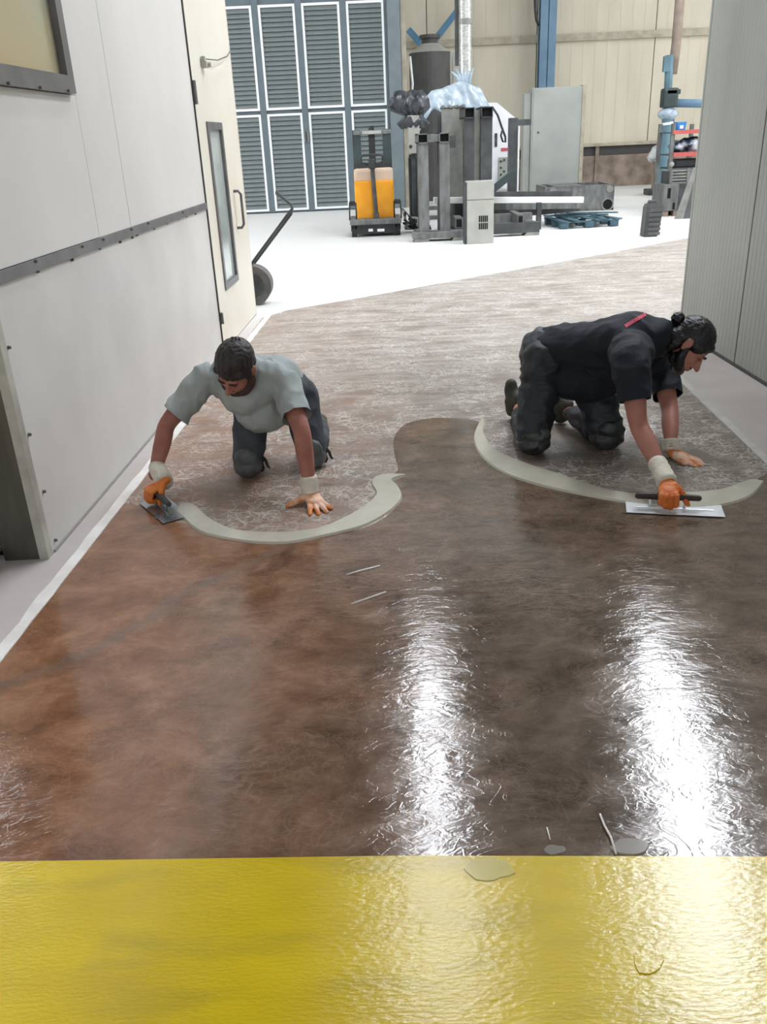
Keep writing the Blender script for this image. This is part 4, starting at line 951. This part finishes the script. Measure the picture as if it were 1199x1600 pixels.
MB().lohi((cx0, YX + .03, cz0), (cx1, YX + .5, cz1 - .05)).build('inner_box', M['steel_dk'], cr)
YO = G(1050, 338).y
mb_ = base_thing('machine_base', 'dark steel box with a black slot standing below the crate', 'steel box', 1055, 335, YO + .3)
ox0 = A(1037, 312, YO).x; ox1 = A(1060, 312, YO).x; oz = A(1050, 288, YO).z
MB().lohi((ox0, YO, .1), (ox1, YO + .7, oz), .01).build('front_box', M['steel'], mb_)
MB().lohi((ox1, YO + .02, .1), (A(1080, 312, YO).x, YO + .7, oz)).build('side_box', M['steel_dk'], mb_)
p = A(1046, 302, YO); MB().lohi((p.x - .03, YO - .004, p.z - .09), (p.x + .03, YO + .001, p.z + .09)).build('slot', M['hollow'], mb_)
p = A(1053, 322, YO); MB().lohi((p.x - .02, YO - .004, p.z - .06), (p.x + .02, YO + .001, p.z + .06)).build('slot', M['hollow'], mb_)
for k in range(3): MB().lohi((ox0 + .02 + k * .2, YO + .02, 0), (ox0 + .12 + k * .2, YO + .5, .1)).build('foot', M['brown_pipe'], mb_)
YL = G(1065, 342).y
lp = base_thing('leaning_plate', 'grey triangular steel bracket leaning beside the ribbed wall', 'steel bracket', 1070, 340, YL + .1)
MB().plate([A(1055, 342, YL), A(1068, 342, YL), A(1090, 262, YL), A(1084, 262, YL)], .03, (0, -1, 0)).build('flange', M['steel_lt'], lp)
MB().plate([A(1068, 342, YL), A(1100, 342, YL), A(1100, 262, YL), A(1090, 262, YL)], .02, (0, -1, 0)).build('web', M['can'], lp)
YQ = G(1028, 305).y
sp_ = base_thing('bag_stand', 'dark two-legged stand under a crumpled clear plastic sheet', 'stand', 1028, 303, YQ + .2)
MB().lohi((A(1015, 300, YQ).x, YQ, 0), (A(1040, 300, YQ).x, YQ + .5, .14), .02).build('base', M['steel_dk'], sp_)
for px in (1020, 1028): MB().tube([A(px, 297, YQ + .2), A(px + 1, 248, YQ + .2)], .035, 8).build('leg', M['brown_pipe'], sp_)
M['film'] = mat('clear_film', '#a9adae', '#d8dcdd', rough=.25, scale=6, bump=.5, bscale=9, bdist=.03)
b = MB(); 
for (px, py, r_) in ((1022, 245, .14), (1030, 237, .18), (1038, 228, .16), (1044, 240, .16), (1034, 246, .13)): b.ell(A(px, py, YQ + .2), (r_, .16, r_ * .8), u=12, v=8)
b.blob('plastic_film', M['film'], sp_, voxel=.035, it=2, fold=.03, ffreq=5)
# ---- hand truck behind the booth door
YH = G(409, 477).y + .1
M['wheel'] = mat('worn_wheel_rubber', '#5d5a57', '#6f6c68', rough=.8, scale=9)
ht = base_thing('barrel_truck', 'dark hand truck with fat wheel and bent twin handles behind the booth door', 'hand truck', 405, 470, YH)
wc = A(402, 446, YH); wr2 = wc.z if wc.z < .22 else .18
wr2 = (A(402, 416, YH).z - A(402, 477, YH).z) / 2; wc = V((A(399, 446, YH).x, YH, wr2))
b = MB(); b.cone((wc.x - .02, YH - .10, wr2), (wc.x - .02, YH + .12, wr2), wr2, n=30); b.build('wheel', M['wheel'], ht)
b = MB(); b.cone((wc.x - .02, YH - .115, wr2), (wc.x - .02, YH - .09, wr2), wr2 * .6, n=24); b.cone((wc.x - .02, YH - .13, wr2), (wc.x - .02, YH - .1, wr2), wr2 * .2, n=16); b.build('hub', M['steel_dk'], ht)
for dy, dxp in ((0, 0), (.16, 5)):
    MB().tube([(wc.x - .25, YH + dy, .05), (A(396, 408, YH + dy).x, YH + dy, A(396, 408 + dxp, YH + dy).z), A(452 + dxp * .6, 332 + dxp * .5, YH + dy), A(457, 326, YH + dy), A(455, 320, YH + dy), A(431, 299 + dxp * .5, YH + dy)], .014, 8).build('handle_tube', M['steel_dk'], ht, True)
MB().lohi((wc.x - .5, YH - .08, 0), (wc.x - .1, YH + .3, .05)).build('toe_plate', M['steel_dk'], ht)
# ================================================================== PEOPLE
def onray(px, py, p0, ln, far=True):
    d = ray(px, py).normalized(); oc = CAM - p0; b = oc.dot(d); c = oc.dot(oc) - ln * ln; q = b * b - c
    t = -b if q < 0 else (-b + math.sqrt(q) if far else -b - math.sqrt(q))
    return CAM + d * t
def frame3(f, u):
    f = V(f).normalized(); u = V(u); u = (u - f * u.dot(f)).normalized(); l = u.cross(f) * 1.0   # l: towards the figure's left
    return f, u, l
def headshape(mb, c, f, u, s=1.0):
    f, u, l = frame3(f, u); R = Matrix((l, f, u)).transposed()
    P = lambda a, b, d_: c + (l * a + f * b + u * d_) * s
    S = lambda *r: tuple(x * s for x in r)
    mb.ell(P(0, -.012, .028), S(.075, .096, .090), R, 24, 16)
    mb.ell(P(0, .030, -.035), S(.060, .060, .080), R, 20, 14)
    mb.ell(P(0, .052, -.092), S(.032, .030, .028), R)
    for k in (-1, 1):
        mb.ell(P(k * .034, .060, -.030), S(.024, .022, .026), R)           # cheek
        mb.ell(P(k * .044, .018, -.075), S(.020, .040, .024), R)           # jaw
        mb.ell(P(k * .026, .082, .012), S(.022, .010, .008), R)            # brow
        mb.ell(P(k * .080, -.008, -.010), S(.009, .020, .034), R)          # ear
        mb.ell(P(k * .084, -.016, .006), S(.008, .014, .016), R)
    mb.limb([P(0, .086, .004), P(0, .100, -.018), P(0, .112, -.036)], [.008 * s, .010 * s, .013 * s], 10, l)
    for k in (-1, 1): mb.ell(P(k * .011, .100, -.040), S(.008, .010, .007), R)
    mb.ell(P(0, .088, -.062), S(.022, .010, .006), R); mb.ell(P(0, .086, -.072), S(.019, .010, .007), R)
    return P, R, S
def hand(name, m, parent, wrist, dirv, back, thumb, curls=((8, 8, 5),) * 4, spread=.12, s=1.0, tcurl=.0, drop=None, zmin=.004, tdir=None):
    d = V(dirv).normalized(); n = V(back); n = (n - d * n.dot(d)).normalized(); t = V(thumb); t = (t - d * t.dot(d) - n * t.dot(n)).normalized()
    mb = MB(); R = Matrix((t, d, n)).transposed()
    dd = d if drop is None else V(drop).normalized()                # metacarpal direction (may slope)
    kn = wrist + dd * .085 * s
    mb.limb([wrist - dd * .01, wrist + dd * .03 * s], [(.028 * s, .019 * s), (.036 * s, .017 * s)], 14, t)
    mb.ell(wrist + dd * .055 * s, (.041 * s, .045 * s, .017 * s), R, 18, 12)
    for i, (off, ln) in enumerate(((.030, .074), (.010, .082), (-.011, .076), (-.030, .060))):
        k = kn + t * off * s + d * (.006 if i in (1, 2) else 0) * s
        mb.limb([wrist + dd * .03 * s + t * off * .7 * s, k], [.013 * s, .0125 * s], 12, t)
        ang = 0; p = k; pts = [p]; fd = (d + t * (off / .03) * spread).normalized()
        for j, fr_ in enumerate((.46, .30, .24)):
            ang += math.radians(curls[i][j]); dir_ = fd * math.cos(ang) - n * math.sin(ang); p = p + dir_ * ln * fr_ * s; pts.append(p)
        mb.limb(pts, [.0125 * s, .0115 * s, .0105 * s, .0088 * s], 12, t)
    b0 = wrist + dd * .022 * s + t * .026 * s
    td = (t * .75 + d * .6 - n * tcurl).normalized() if tdir is None else V(tdir).normalized()
    td2 = (td + d * .25 - n * tcurl * .6).normalized()
    mb.limb([b0, b0 + td * .042 * s, b0 + td * .042 * s + td2 * .03 * s, b0 + td * .042 * s + td2 * .052 * s], [.017 * s, .0145 * s, .0125 * s, .010 * s], 12, n)
    return mb.blob(name, m, parent, voxel=.0034, it=2, fold=.0006, ffreq=60, zmin=zmin)
def cuff(parent, p0, p1, r0, r1):
    p0, p1 = V(p0), V(p1); n = 9; pts = [p0.lerp(p1, i / (n - 1)) for i in range(n)]
    rr = [(r0 + (r1 - r0) * i / (n - 1)) * (1.0 + .07 * (i % 2)) for i in range(n)]
    return MB().tube(pts, r0, 20, rr=rr).build('glove_cuff', M['knit'], parent, True)

# ------------------------------------------------ person in the grey T-shirt
g1 = thing('person', 'person kneeling by the booth wall in grey T-shirt and orange gloves, head bowed, spreading mortar', 'person', (G(420, 690).x, G(420, 690).y, 0))
wrL = G(484, 758, .085); elL = onray(471, 672, wrL, .265); shL = onray(444, 598, elL, .285)
wrR = G(241, 742, .10); elR = onray(262, 662, wrR, .265); shR = onray(322, 592, elR, .285)
0 and print('L sh', shL, shR, (shL - shR).length, elL, elR, wrL, wrR)
mid = (shL + shR) / 2
kR = G(388, 722, .075); kL = G(488, 708, .075)
hR = V((kR.x + .035, kR.y + .16, .37)); hL = V((kL.x - .055, kL.y + .13, .36))
hipc = (hR + hL) / 2
chest = mid + V((0, .06, .0)); neckb = mid + V((-.0, -.03, .07))

ax1 = (shL - shR).normalized()
hc = A(368, 574, mid.y - .13)
body = MB()
body.limb([hipc + V((0, .03, .02)), hipc.lerp(chest, .45) + V((0, 0, .02)), chest, neckb], [(.165, .12), (.15, .105), (.18, .115), (.075, .07)], 24, ax1)
body.limb([neckb, neckb.lerp(hc, .6), hc], [.062, .057, .05], 16)
for a, b_, c_ in ((shR, elR, wrR), (shL, elL, wrL)):
    body.limb([a.lerp(chest, .35), a, a.lerp(b_, .5), b_, b_.lerp(c_, .35), c_], [.075, .062, .052, .043, .044, .030], 16)
fH, uH = V((-.36, -.62, -.69)), V((-.02, -.70, .71))
Pp, Rp, Sp = headshape(body, hc, fH, uH, 1.10)
for h_, k_, s_ in ((hR, kR, -1), (hL, kL, 1)):
    body.limb([h_, h_.lerp(k_, .5), k_], [.085, .072, .055], 16); an = k_ + V((s_ * .02, .40, .0)); body.limb([k_, k_.lerp(an, .4), an], [.055, .056, .038], 16)
body.blob('body', M['skin_red'], g1, voxel=.0065, it=3)
# hair: crown, sides, cropped temple
hb_ = MB(); hb_.ell(Pp(0, -.016, .042), Sp(.083, .100, .090), Rp, 24, 16); hb_.ell(Pp(0, -.055, -.015), Sp(.070, .050, .060), Rp)
for k in (-1, 1): hb_.ell(Pp(k * .070, .010, .005), Sp(.012, .030, .030), Rp); hb_.ell(Pp(k * .050, .052, .052), Sp(.022, .022, .020), Rp)
hb_.ell(Pp(0, .060, .066), Sp(.05, .022, .018), Rp)
hb_.blob('hair', M['hair'], g1, voxel=.006, it=2, fold=.0022, ffreq=45)
b = MB()
for i in range(9): q = Pp(-.02 + .005 * i, -.075 + .004 * (i % 3), .098); b.tube([q, q + (uv := (V(uH) * .02 + V((0, .004 * (i - 4), .012)))) * (.8 + .2 * (i % 3))], .003, 5, rr=[.004, .001])
b.build('hair_tuft', M['hair'], g1, True)
bd = MB(); bd.ell(Pp(0, .058, -.092), Sp(.034, .031, .027), Rp)
for k in (-1, 1): bd.limb([Pp(k * .074, .004, -.022), Pp(k * .066, .022, -.066), Pp(k * .040, .052, -.094), Pp(0, .066, -.100)], [.016, .024, .028, .030], 12)
for k in (-1, 1): bd.ell(Pp(k * .050, .020, -.070), Sp(.020, .036, .032), Rp); bd.ell(Pp(k * .066, .008, -.035), Sp(.012, .016, .035), Rp)
bd.ell(Pp(0, .090, -.052), Sp(.022, .008, .005), Rp)
bd.blob('beard', M['beard'], g1, voxel=.005, it=2, fold=.001, ffreq=80)
for k in (-1, 1):
    MB().ell(Pp(k * .027, .081, -.004), Sp(.012, .009, .007), Rp, 12, 8).build('eye', M['eyelid'], g1, True)
    MB().limb([Pp(k * .012, .092, .014), Pp(k * .028, .093, .020), Pp(k * .044, .082, .014)], [.004, .005, .003], 8).build('eyebrow', M['hair'], g1, True)
# T-shirt
cuts = []; ts = MB(); hm = hipc.lerp(chest, .18)
ts.limb([hm + V((0, .08, .05)), hipc.lerp(chest, .5) + V((0, 0, .015)), chest + V((0, .0, .0)), neckb + V((0, .02, -.01))], [(.185, .135), (.178, .125), (.20, .135), (.10, .085)], 28, ax1)
ts.ell(hipc.lerp(chest, .62) + V((.02, -.02, -.10)), (.15, .17, .14)); ts.ell(chest + V((.0, -.05, -.06)), (.14, .12, .12))
for a, b_, f_ in ((shR, elR, .80), (shL, elL, .72)):
    e_ = a.lerp(b_, f_); ts.limb([a.lerp(chest, .4), a, a.lerp(b_, f_ * .6), e_], [.10, .078, .070, .075], 20); cuts.append((e_, (b_ - a).normalized(), .12))
tsh = ts.blob('t_shirt', M['tee_grey'], g1, voxel=.0085, it=4, fold=.0075, ffreq=9, fstretch=(1.6, .8, 1), seed=3, cuts=cuts)
b = MB(); cN = neckb + (hc - neckb) * .22; dn = (hc - neckb).normalized(); x_ = dn.orthogonal().normalized(); y_ = dn.cross(x_)
b.tube([cN + (x_ * math.cos(a) + y_ * math.sin(a)) * .072 for a in [2 * PI * k / 24 for k in range(25)]], .009, 8); b.build('collar', M['tee_grey'], g1, True)
# trousers
tr_ = MB(); tr_.limb([hipc + V((0, .09, .03)), hipc + V((0, -.04, .04))], [(.175, .13), (.17, .125)], 24, ax1)
for h_, k_, s_ in ((hR, kR, -1), (hL, kL, 1)):
    tr_.limb([h_, h_.lerp(k_, .5), k_ + V((0, 0, .01))], [(.105), (.092), (.078)], 20)
    an = k_ + V((s_ * .02, .36, .0)); tr_.limb([k_, k_.lerp(an, .5), an], [.074, .070, .058], 16)
tr_.blob('trousers', M['jeans_grey'], g1, voxel=.0085, it=3, fold=.005, ffreq=9, seed=7, zmin=.003)
for k_, s_ in ((kR, -1), (kL, 1)):
    kp = MB(); kp.ell(k_ + V((0, -.012, -.012)), (.078, .075, .066)); kp.ell(k_ + V((0, -.05, .035)), (.062, .035, .060))
    kpo = kp.blob('knee_pad', M['kneepad_grey'], g1, voxel=.007, it=2, fold=.002, ffreq=22, zmin=.003)
    c = k_ + V((.068, .03, -.005))
    b = MB(); b.tube([c + V((-.02, 0, .03)), c + V((.005, 0, .022)), c + V((.022, -.01, 0)), c + V((.032, -.02, -.03)), c + V((.042, -.02, -.036))], .0065, 6, rr=[.006, .008, .009, .007, .004]); b.tube([c + V((-.02, 0, 0)), c + V((.0, -.015, -.01)), c + V((.008, -.03, -.035)), c + V((0, -.035, -.05))], .007, 6, rr=[.006, .009, .008, .004]); b.box(c + V((.002, -.01, .006)), (.022, .016, .018), Euler((.3, .5, .2)).to_matrix(), bev=.003)
    b.build('knee_strap', M['strap'], g1, True)
    an = k_ + V((s_ * .02, .42, -.01)); bt = MB(); bt.limb([an + V((0, -.03, .03)), an + V((0, .03, .03))], [.05, .046]); bt.limb([an + V((0, .03, .05)), an + V((0, .05, -.03))], [(.045, .04), (.042, .035)]); bt.limb([an + V((0, .05, -.02)), an + V((0, -.06, -.045))], [(.046, .03), (.04, .022)])
    bt.blob('boot', M['boot'], g1, voxel=.008, it=2, zmin=.003)
# gloves
fd = G(512, 800) - G(482, 768); fd.z = 0; fd.normalize()
hand('glove', M['glove'], g1, wrL + V((0, 0, -.035)), fd, (0, 0, 1), (-1, -.15, 0), ((6, 4, 2), (4, 6, 2), (6, 4, 4), (5, 6, 2)), .34, 1.08, drop=fd + V((0, 0, -.38)), tdir=V((-.95, -.22, -.35)))
cuff(g1, wrL + V((.0, 0, -.038)), wrL.lerp(elL, .17), .042, .0405)
ha = G(280, 800) - G(240, 768); ha.z = 0; ha.normalize(); hz = .062
hp_ = G(243, 771, hz); perp = V((ha.y, -ha.x, 0)); perp = perp if perp.y < 0 else -perp
wg = hp_ + V((0, 0, .052)) - perp * .055 - ha * .0
hand('glove', M['glove_dirty'], g1, wg, (perp * .9 + V((0, 0, -.35))), (perp * .35 + V((0, 0, .9))), ha, ((55, 75, 55),) * 4, .03, 1.06, tcurl=.5, tdir=ha * .6 + V((0, 0, -.55)) + perp * .45)
cuff(g1, wg + V((0, 0, -.01)), wrR.lerp(elR, .16), .042, .040)
body_links = (wg, wrR)
def trowel(name, label, center, axis, ln, wd_, hl, hz, msteel, mhandle, offs=0):
    a = V(axis).normalized(); p = V((-a.y, a.x, 0)); t = thing(name, label, 'trowel', (center.x, center.y, 0)); R = Matrix((a, p, V((0, 0, 1)))).transposed()
    MB().box(center + V((0, 0, .010)), (ln, wd_, .002), R).build('blade', msteel, t)
    MB().box(center + V((0, 0, .014)), (ln * .8, .022, .006), R, .002).build('mounting_rib', msteel, t)
    b = MB(); hc_ = center + a * offs
    b.tube([hc_ - a * hl * .28 + V((0, 0, .014)), hc_ - a * hl * .30 + V((0, 0, hz - .006))], .007, 8); b.tube([hc_ + a * hl * .28 + V((0, 0, .014)), hc_ + a * hl * .30 + V((0, 0, hz - .006))], .007, 8)
    b.build('shank', msteel, t, True)
    MB().limb([hc_ - a * hl * .5 + V((0, 0, hz)), hc_ + V((0, 0, hz + .004)), hc_ + a * hl * .5 + V((0, 0, hz))], [.015, .018, .014], 14).build('handle', mhandle, t, True)
    return t
trowel('trowel', 'grey steel trowel with dark handle held by the grey-shirted person', V((hp_.x, hp_.y, 0)) + ha * .095, ha, .31, .135, .22, hz, M['trowel_steel'], M['trowel_handle'], -.035)

# ------------------------------------------------ person in the navy T-shirt
g2 = thing('person', 'person with black bun kneeling on the right in navy T-shirt, reaching with a trowel', 'person', (G(890, 660).x, G(890, 660).y, 0))
wR = G(1034, 738, .12); eR = onray(998, 662, wR, .27); sR = onray(985, 568, eR, .29)
wL = G(1049, 697, .065); eL = onray(1047, 640, wL, .26); sL = onray(1032, 568, eL, .285)
0 and print('R sh', sR, sL, (sL - sR).length, eR, eL, wR, wL)
kR = G(833, 684, .085); kL = G(948, 676, .085)
hR = V((kR.x + .07, kR.y + .14, .47)); hL = V((kL.x - .10, kL.y + .22, .44))
hipc = (hR + hL) / 2; mid = (sR + sL) / 2
chest = mid + V((-.07, .04, .115)); neckb = mid + V((.045, .01, .135))

hc = A(1078, 539, mid.y - .05)
ax2 = (sL - sR).normalized(); axh = (hL - hR).normalized()
fH, uH = V((.54, -.36, -.76)), V((.80, -.12, .58))
body = MB()
body.limb([hipc, hipc.lerp(chest, .45), chest, neckb], [(.15, .11), (.14, .10), (.15, .10), (.065, .06)], 24, ax2)
body.limb([neckb, neckb.lerp(hc, .6), hc + V((-.02, .02, -.02))], [.064, .06, .05], 16)
for a, b_, c_ in ((sR, eR, wR), (sL, eL, wL)):
    body.limb([a.lerp(chest, .35), a, a.lerp(b_, .5), b_, b_.lerp(c_, .35), c_], [.07, .064, .054, .045, .046, .031], 16)
Pp, Rp, Sp = headshape(body, hc, fH, uH, 1.10)
for h_, k_, an in ((hR, kR, G(812, 640, .1)), (hL, kL, kL + V((-.12, .38, 0)))):
    body.limb([h_, h_.lerp(k_, .5), k_], [.085, .072, .055], 16); body.limb([k_, k_.lerp(an, .4), an], [.055, .056, .038], 16)
body.blob('body', M['skin'], g2, voxel=.0065, it=3)
hb_ = MB(); hb_.ell(Pp(0, -.018, .038), Sp(.085, .100, .092), Rp, 24, 16); hb_.ell(Pp(0, -.062, -.022), Sp(.076, .056, .066), Rp); hb_.ell(Pp(0, -.060, -.085), Sp(.064, .045, .06), Rp)
for k in (-1, 1): hb_.ell(Pp(k * .055, -.045, -.030), Sp(.028, .03, .06), Rp)
hb_.ell(Pp(0, .058, .062), Sp(.055, .03, .024), Rp)
for k in (-1, 1): hb_.ell(Pp(k * .070, .022, .022), Sp(.016, .04, .03), Rp)
hb_.blob('hair', M['hair_black'], g2, voxel=.006, it=2, fold=.002, ffreq=40)
b = MB(); c = Pp(0, -.118, .030); b.limb([Pp(0, -.085, .025), c], [.018, .022], 12); b.ell(c + V((-.012, 0, .010)), (.034, .034, .030)); b.limb([c, c + V((-.035, .01, -.015)), c + V((-.045, .0, -.045))], [.02, .013, .006], 10)
b.blob('hair_bun', M['hair_black'], g2, voxel=.005, it=1, fold=.004, ffreq=55)
bd = MB(); bd.ell(Pp(0, .056, -.100), Sp(.036, .034, .032), Rp)
for k in (-1, 1): bd.limb([Pp(k * .074, .004, -.022), Pp(k * .066, .022, -.066), Pp(k * .040, .052, -.094), Pp(0, .066, -.100)], [.016, .024, .028, .030], 12); bd.ell(Pp(0, .088, -.054), Sp(.024, .010, .007), Rp)
for k in (-1, 1): bd.ell(Pp(k * .048, .020, -.082), Sp(.022, .040, .036), Rp); bd.ell(Pp(k * .066, .006, -.040), Sp(.012, .016, .034), Rp)
bd.blob('beard', M['hair_black'], g2, voxel=.005, it=3, fold=.0006, ffreq=70)
for k in (-1, 1):
    MB().ell(Pp(k * .027, .080, -.004), Sp(.012, .009, .007), Rp, 12, 8).build('eye', M['eyelid2'], g2, True)
    MB().limb([Pp(k * .012, .091, .014), Pp(k * .028, .092, .021), Pp(k * .044, .081, .015)], [.004, .005, .003], 8).build('eyebrow', M['hair_black'], g2, True)
cuts = []; ts = MB()
ts.limb([hipc.lerp(chest, .0) + V((-.02, .02, .05)), hipc.lerp(chest, .45) + V((0, 0, .02)), chest, neckb + V((-.01, 0, .0))], [(.185, .14), (.185, .135), (.205, .14), (.115, .105)], 28, ax2)
ts.ell(hipc.lerp(chest, .35) + V((-.0, -.03, -.13)), (.21, .16, .12)); ts.ell(hipc.lerp(chest, .75) + V((0, -.02, -.08)), (.16, .15, .12))
for a, b_, f_ in ((sR, eR, .42), (sL, eL, .50)):
    e_ = a.lerp(b_, f_ + .2); ts.limb([a.lerp(chest, .45), a, e_], [.11, .088, .080], 20); cuts.append((e_, (b_ - a).normalized(), .12))
shirt2 = ts.blob('t_shirt', M['tee_navy'], g2, voxel=.0085, it=4, fold=.007, ffreq=8, fstretch=(1, 1, 1.5), seed=11, cuts=cuts)
b = MB(); cN = neckb + (hc - neckb) * .25; dn = (hc - neckb).normalized(); x_ = dn.orthogonal().normalized(); y_ = dn.cross(x_)
b.tube([cN + (x_ * math.cos(a) + y_ * math.sin(a)) * .072 for a in [2 * PI * k / 24 for k in range(25)]], .009, 8); b.build('collar', M['tee_navy'], g2, True)
tr_ = MB(); tr_.limb([hipc + V((-.08, .05, .03)), hipc + V((.05, -.0, .02))], [(.18, .145), (.165, .13)], 24, axh)
for h_, k_, an in ((hR, kR, G(814, 652, .11)), (hL, kL, kL + V((-.10, .34, 0)))):
    tr_.limb([h_, h_.lerp(k_, .5), k_ + V((0, 0, .02))], [.115, .104, .090], 20); tr_.limb([k_, k_.lerp(an, .5), an], [.085, .075, .058], 16)
tr_.blob('trousers', M['jeans_dirty'], g2, voxel=.0085, it=3, fold=.009, ffreq=8, fstretch=(1, 1, 1.8), seed=5, zmin=.003)
for k_ in (kR, kL):
    kp = MB(); kp.ell(k_ + V((0, -.012, -.025)), (.094, .088, .062)); kp.ell(k_ + V((.01, -.055, .03)), (.075, .04, .06))
    kp.blob('knee_pad', M['kneepad'], g2, voxel=.007, it=2, fold=.004, ffreq=16, zmin=.003)
for an, dr_ in ((G(809, 632, .1), V((-.10, .35, 0))), (kL + V((-.13, .42, 0)), V((-.3, .9, 0)))):
    dr_ = dr_.normalized(); bt = MB()
    bt.limb([an + V((0, 0, .035)) , an + V((-.03, .03, .065)), an + V((-.035, .04, .12))], [(.048, .045), (.046, .04), (.036, .03)], 14); bt.limb([an + V((-.03, .03, .02)), an + V((-.02, .02, -.05))], [(.046, .036), (.046, .030)], 14)
    bt.blob('boot', M['boot'], g2, voxel=.008, it=2, zmin=.003)
# gloves
fd = G(1092, 712) - G(1055, 703); fd.z = 0; fd.normalize()
hand('glove', M['glove'], g2, wL + V((.005, 0, -.025)), fd, (0, 0, 1), (.0, -1, 0), ((6, 4, 2), (4, 6, 2), (6, 4, 4), (5, 6, 2)), .10, 1.08, drop=fd + V((0, 0, -.3)), tdir=V((.35, -.9, -.25)))
cuff(g2, wL + V((.004, 0, -.028)), wL.lerp(eL, .15), .043, .047)
ha = G(1090, 787) - G(1000, 783); ha.z = 0; ha.normalize(); hz = .066
hp_ = G(1044, 776, hz); perp = V((ha.y, -ha.x, 0)); perp = perp if perp.y < 0 else -perp
wg = hp_ + V((0, 0, .052)) - perp * .050 
hand('glove', M['glove_dirty'], g2, wg, (perp * .9 + V((0, 0, -.35))), (perp * .35 + V((0, 0, .9))), ha, ((55, 75, 55),) * 4, .03, 1.10, tcurl=.5, tdir=ha * .6 + V((0, 0, -.55)) + perp * .45)
cuff(g2, wg + V((0, 0, -.008)), wR.lerp(eR, .20), .044, .042)
trowel('trowel', 'long bright steel trowel with brown handle held by the navy-shirted person', V((hp_.x, hp_.y, 0)) + ha * .03 + V((0, -.005, 0)), ha, .42, .13, .26, hz, M['trowel_bright'], M['trowel_wood'], -.03)
# pink print across the upper back: illegible short strokes
def on_back(px, py):
    d = ray(px, py).normalized(); o_ = MI @ CAM; loc, nrm, _, _ = BT.ray_cast(o_, (MI @ (CAM + d)) - o_)
    if loc is None: return V((0, 0, -9)), V((0, 0, 1))
    return shirt2.matrix_world @ loc + nrm * .003, nrm
from mathutils.bvhtree import BVHTree
bpy.context.view_layer.update(); MI = shirt2.matrix_world.inverted()
BT = BVHTree.FromPolygons([v.co for v in shirt2.data.vertices], [tuple(p.vertices) for p in shirt2.data.polygons])
pr = MB(); 
for i in range(13):
    t = i / 13; x0, y0 = 977 + 38 * t, 510 - 23 * t; x1, y1 = x0 + 2.2, y0 - 1.2
    q = [on_back(x0 - 1.2, y0 - 2.2)[0], on_back(x0 + 1.6, y0 + 2.6)[0], on_back(x1 + 1.6, y1 + 2.6)[0], on_back(x1 - 1.2, y1 - 2.2)[0]]
    if max((a - q[0]).length for a in q) < .08 and q[0].z > 0: pr.plate(q, .002, on_back(x0, y0)[1])
    if i % 3 != 1:
        q = [on_back(x0 + .2, y0 - .4)[0], on_back(x0 + .7, y0 + .8)[0], on_back(x1 + 1.4, y1 + .8)[0], on_back(x1 + .9, y1 - .4)[0]]
        if max((a - q[0]).length for a in q) < .08 and q[0].z > 0: pr.plate(q, .002, on_back(x0, y0)[1])
pr.build('pink_print', M['pink_print'], g2)

# ================================================================== MORTAR RIBBONS
def ribbon(name, label, pts, z=.013):
    P = smooth_loop([G(*p) for p in pts], 4); t = thing(name, label, 'mortar', (sum(p.x for p in P) / len(P), sum(p.y for p in P) / len(P), 0))
    P2 = [(p.x, p.y) for p in P]; MB().poly(P2, .001, z, .007).build('bead', M['mortar'], t); return t
ribbon('mortar_ribbon', 'S-shaped ribbon of pale wet mortar in front of the grey-shirted person', [(276, 802), (286, 812), (310, 832), (347, 843), (405, 851), (457, 850), (512, 839), (567, 825), (604, 806), (626, 786), (629, 773), (622, 760), (614, 751), (636, 744), (604, 743), (585, 748), (580, 758), (587, 775), (567, 794), (530, 815), (494, 828), (439, 834), (383, 832), (354, 825), (328, 811), (310, 795), (297, 788), (282, 790)])
ribbon('mortar_ribbon', 'long curved ribbon of pale wet mortar in front of the navy-shirted person', [(740, 690), (751, 713), (778, 736), (817, 753), (874, 768), (950, 783), (1008, 791), (1070, 796), (1130, 792), (1173, 778), (1194, 757), (1192, 754), (1169, 752), (1130, 766), (1084, 771), (1020, 774), (970, 771), (931, 762), (893, 749), (817, 724), (778, 706), (763, 690), (756, 674), (759, 661), (753, 655), (743, 672)])
#PART4
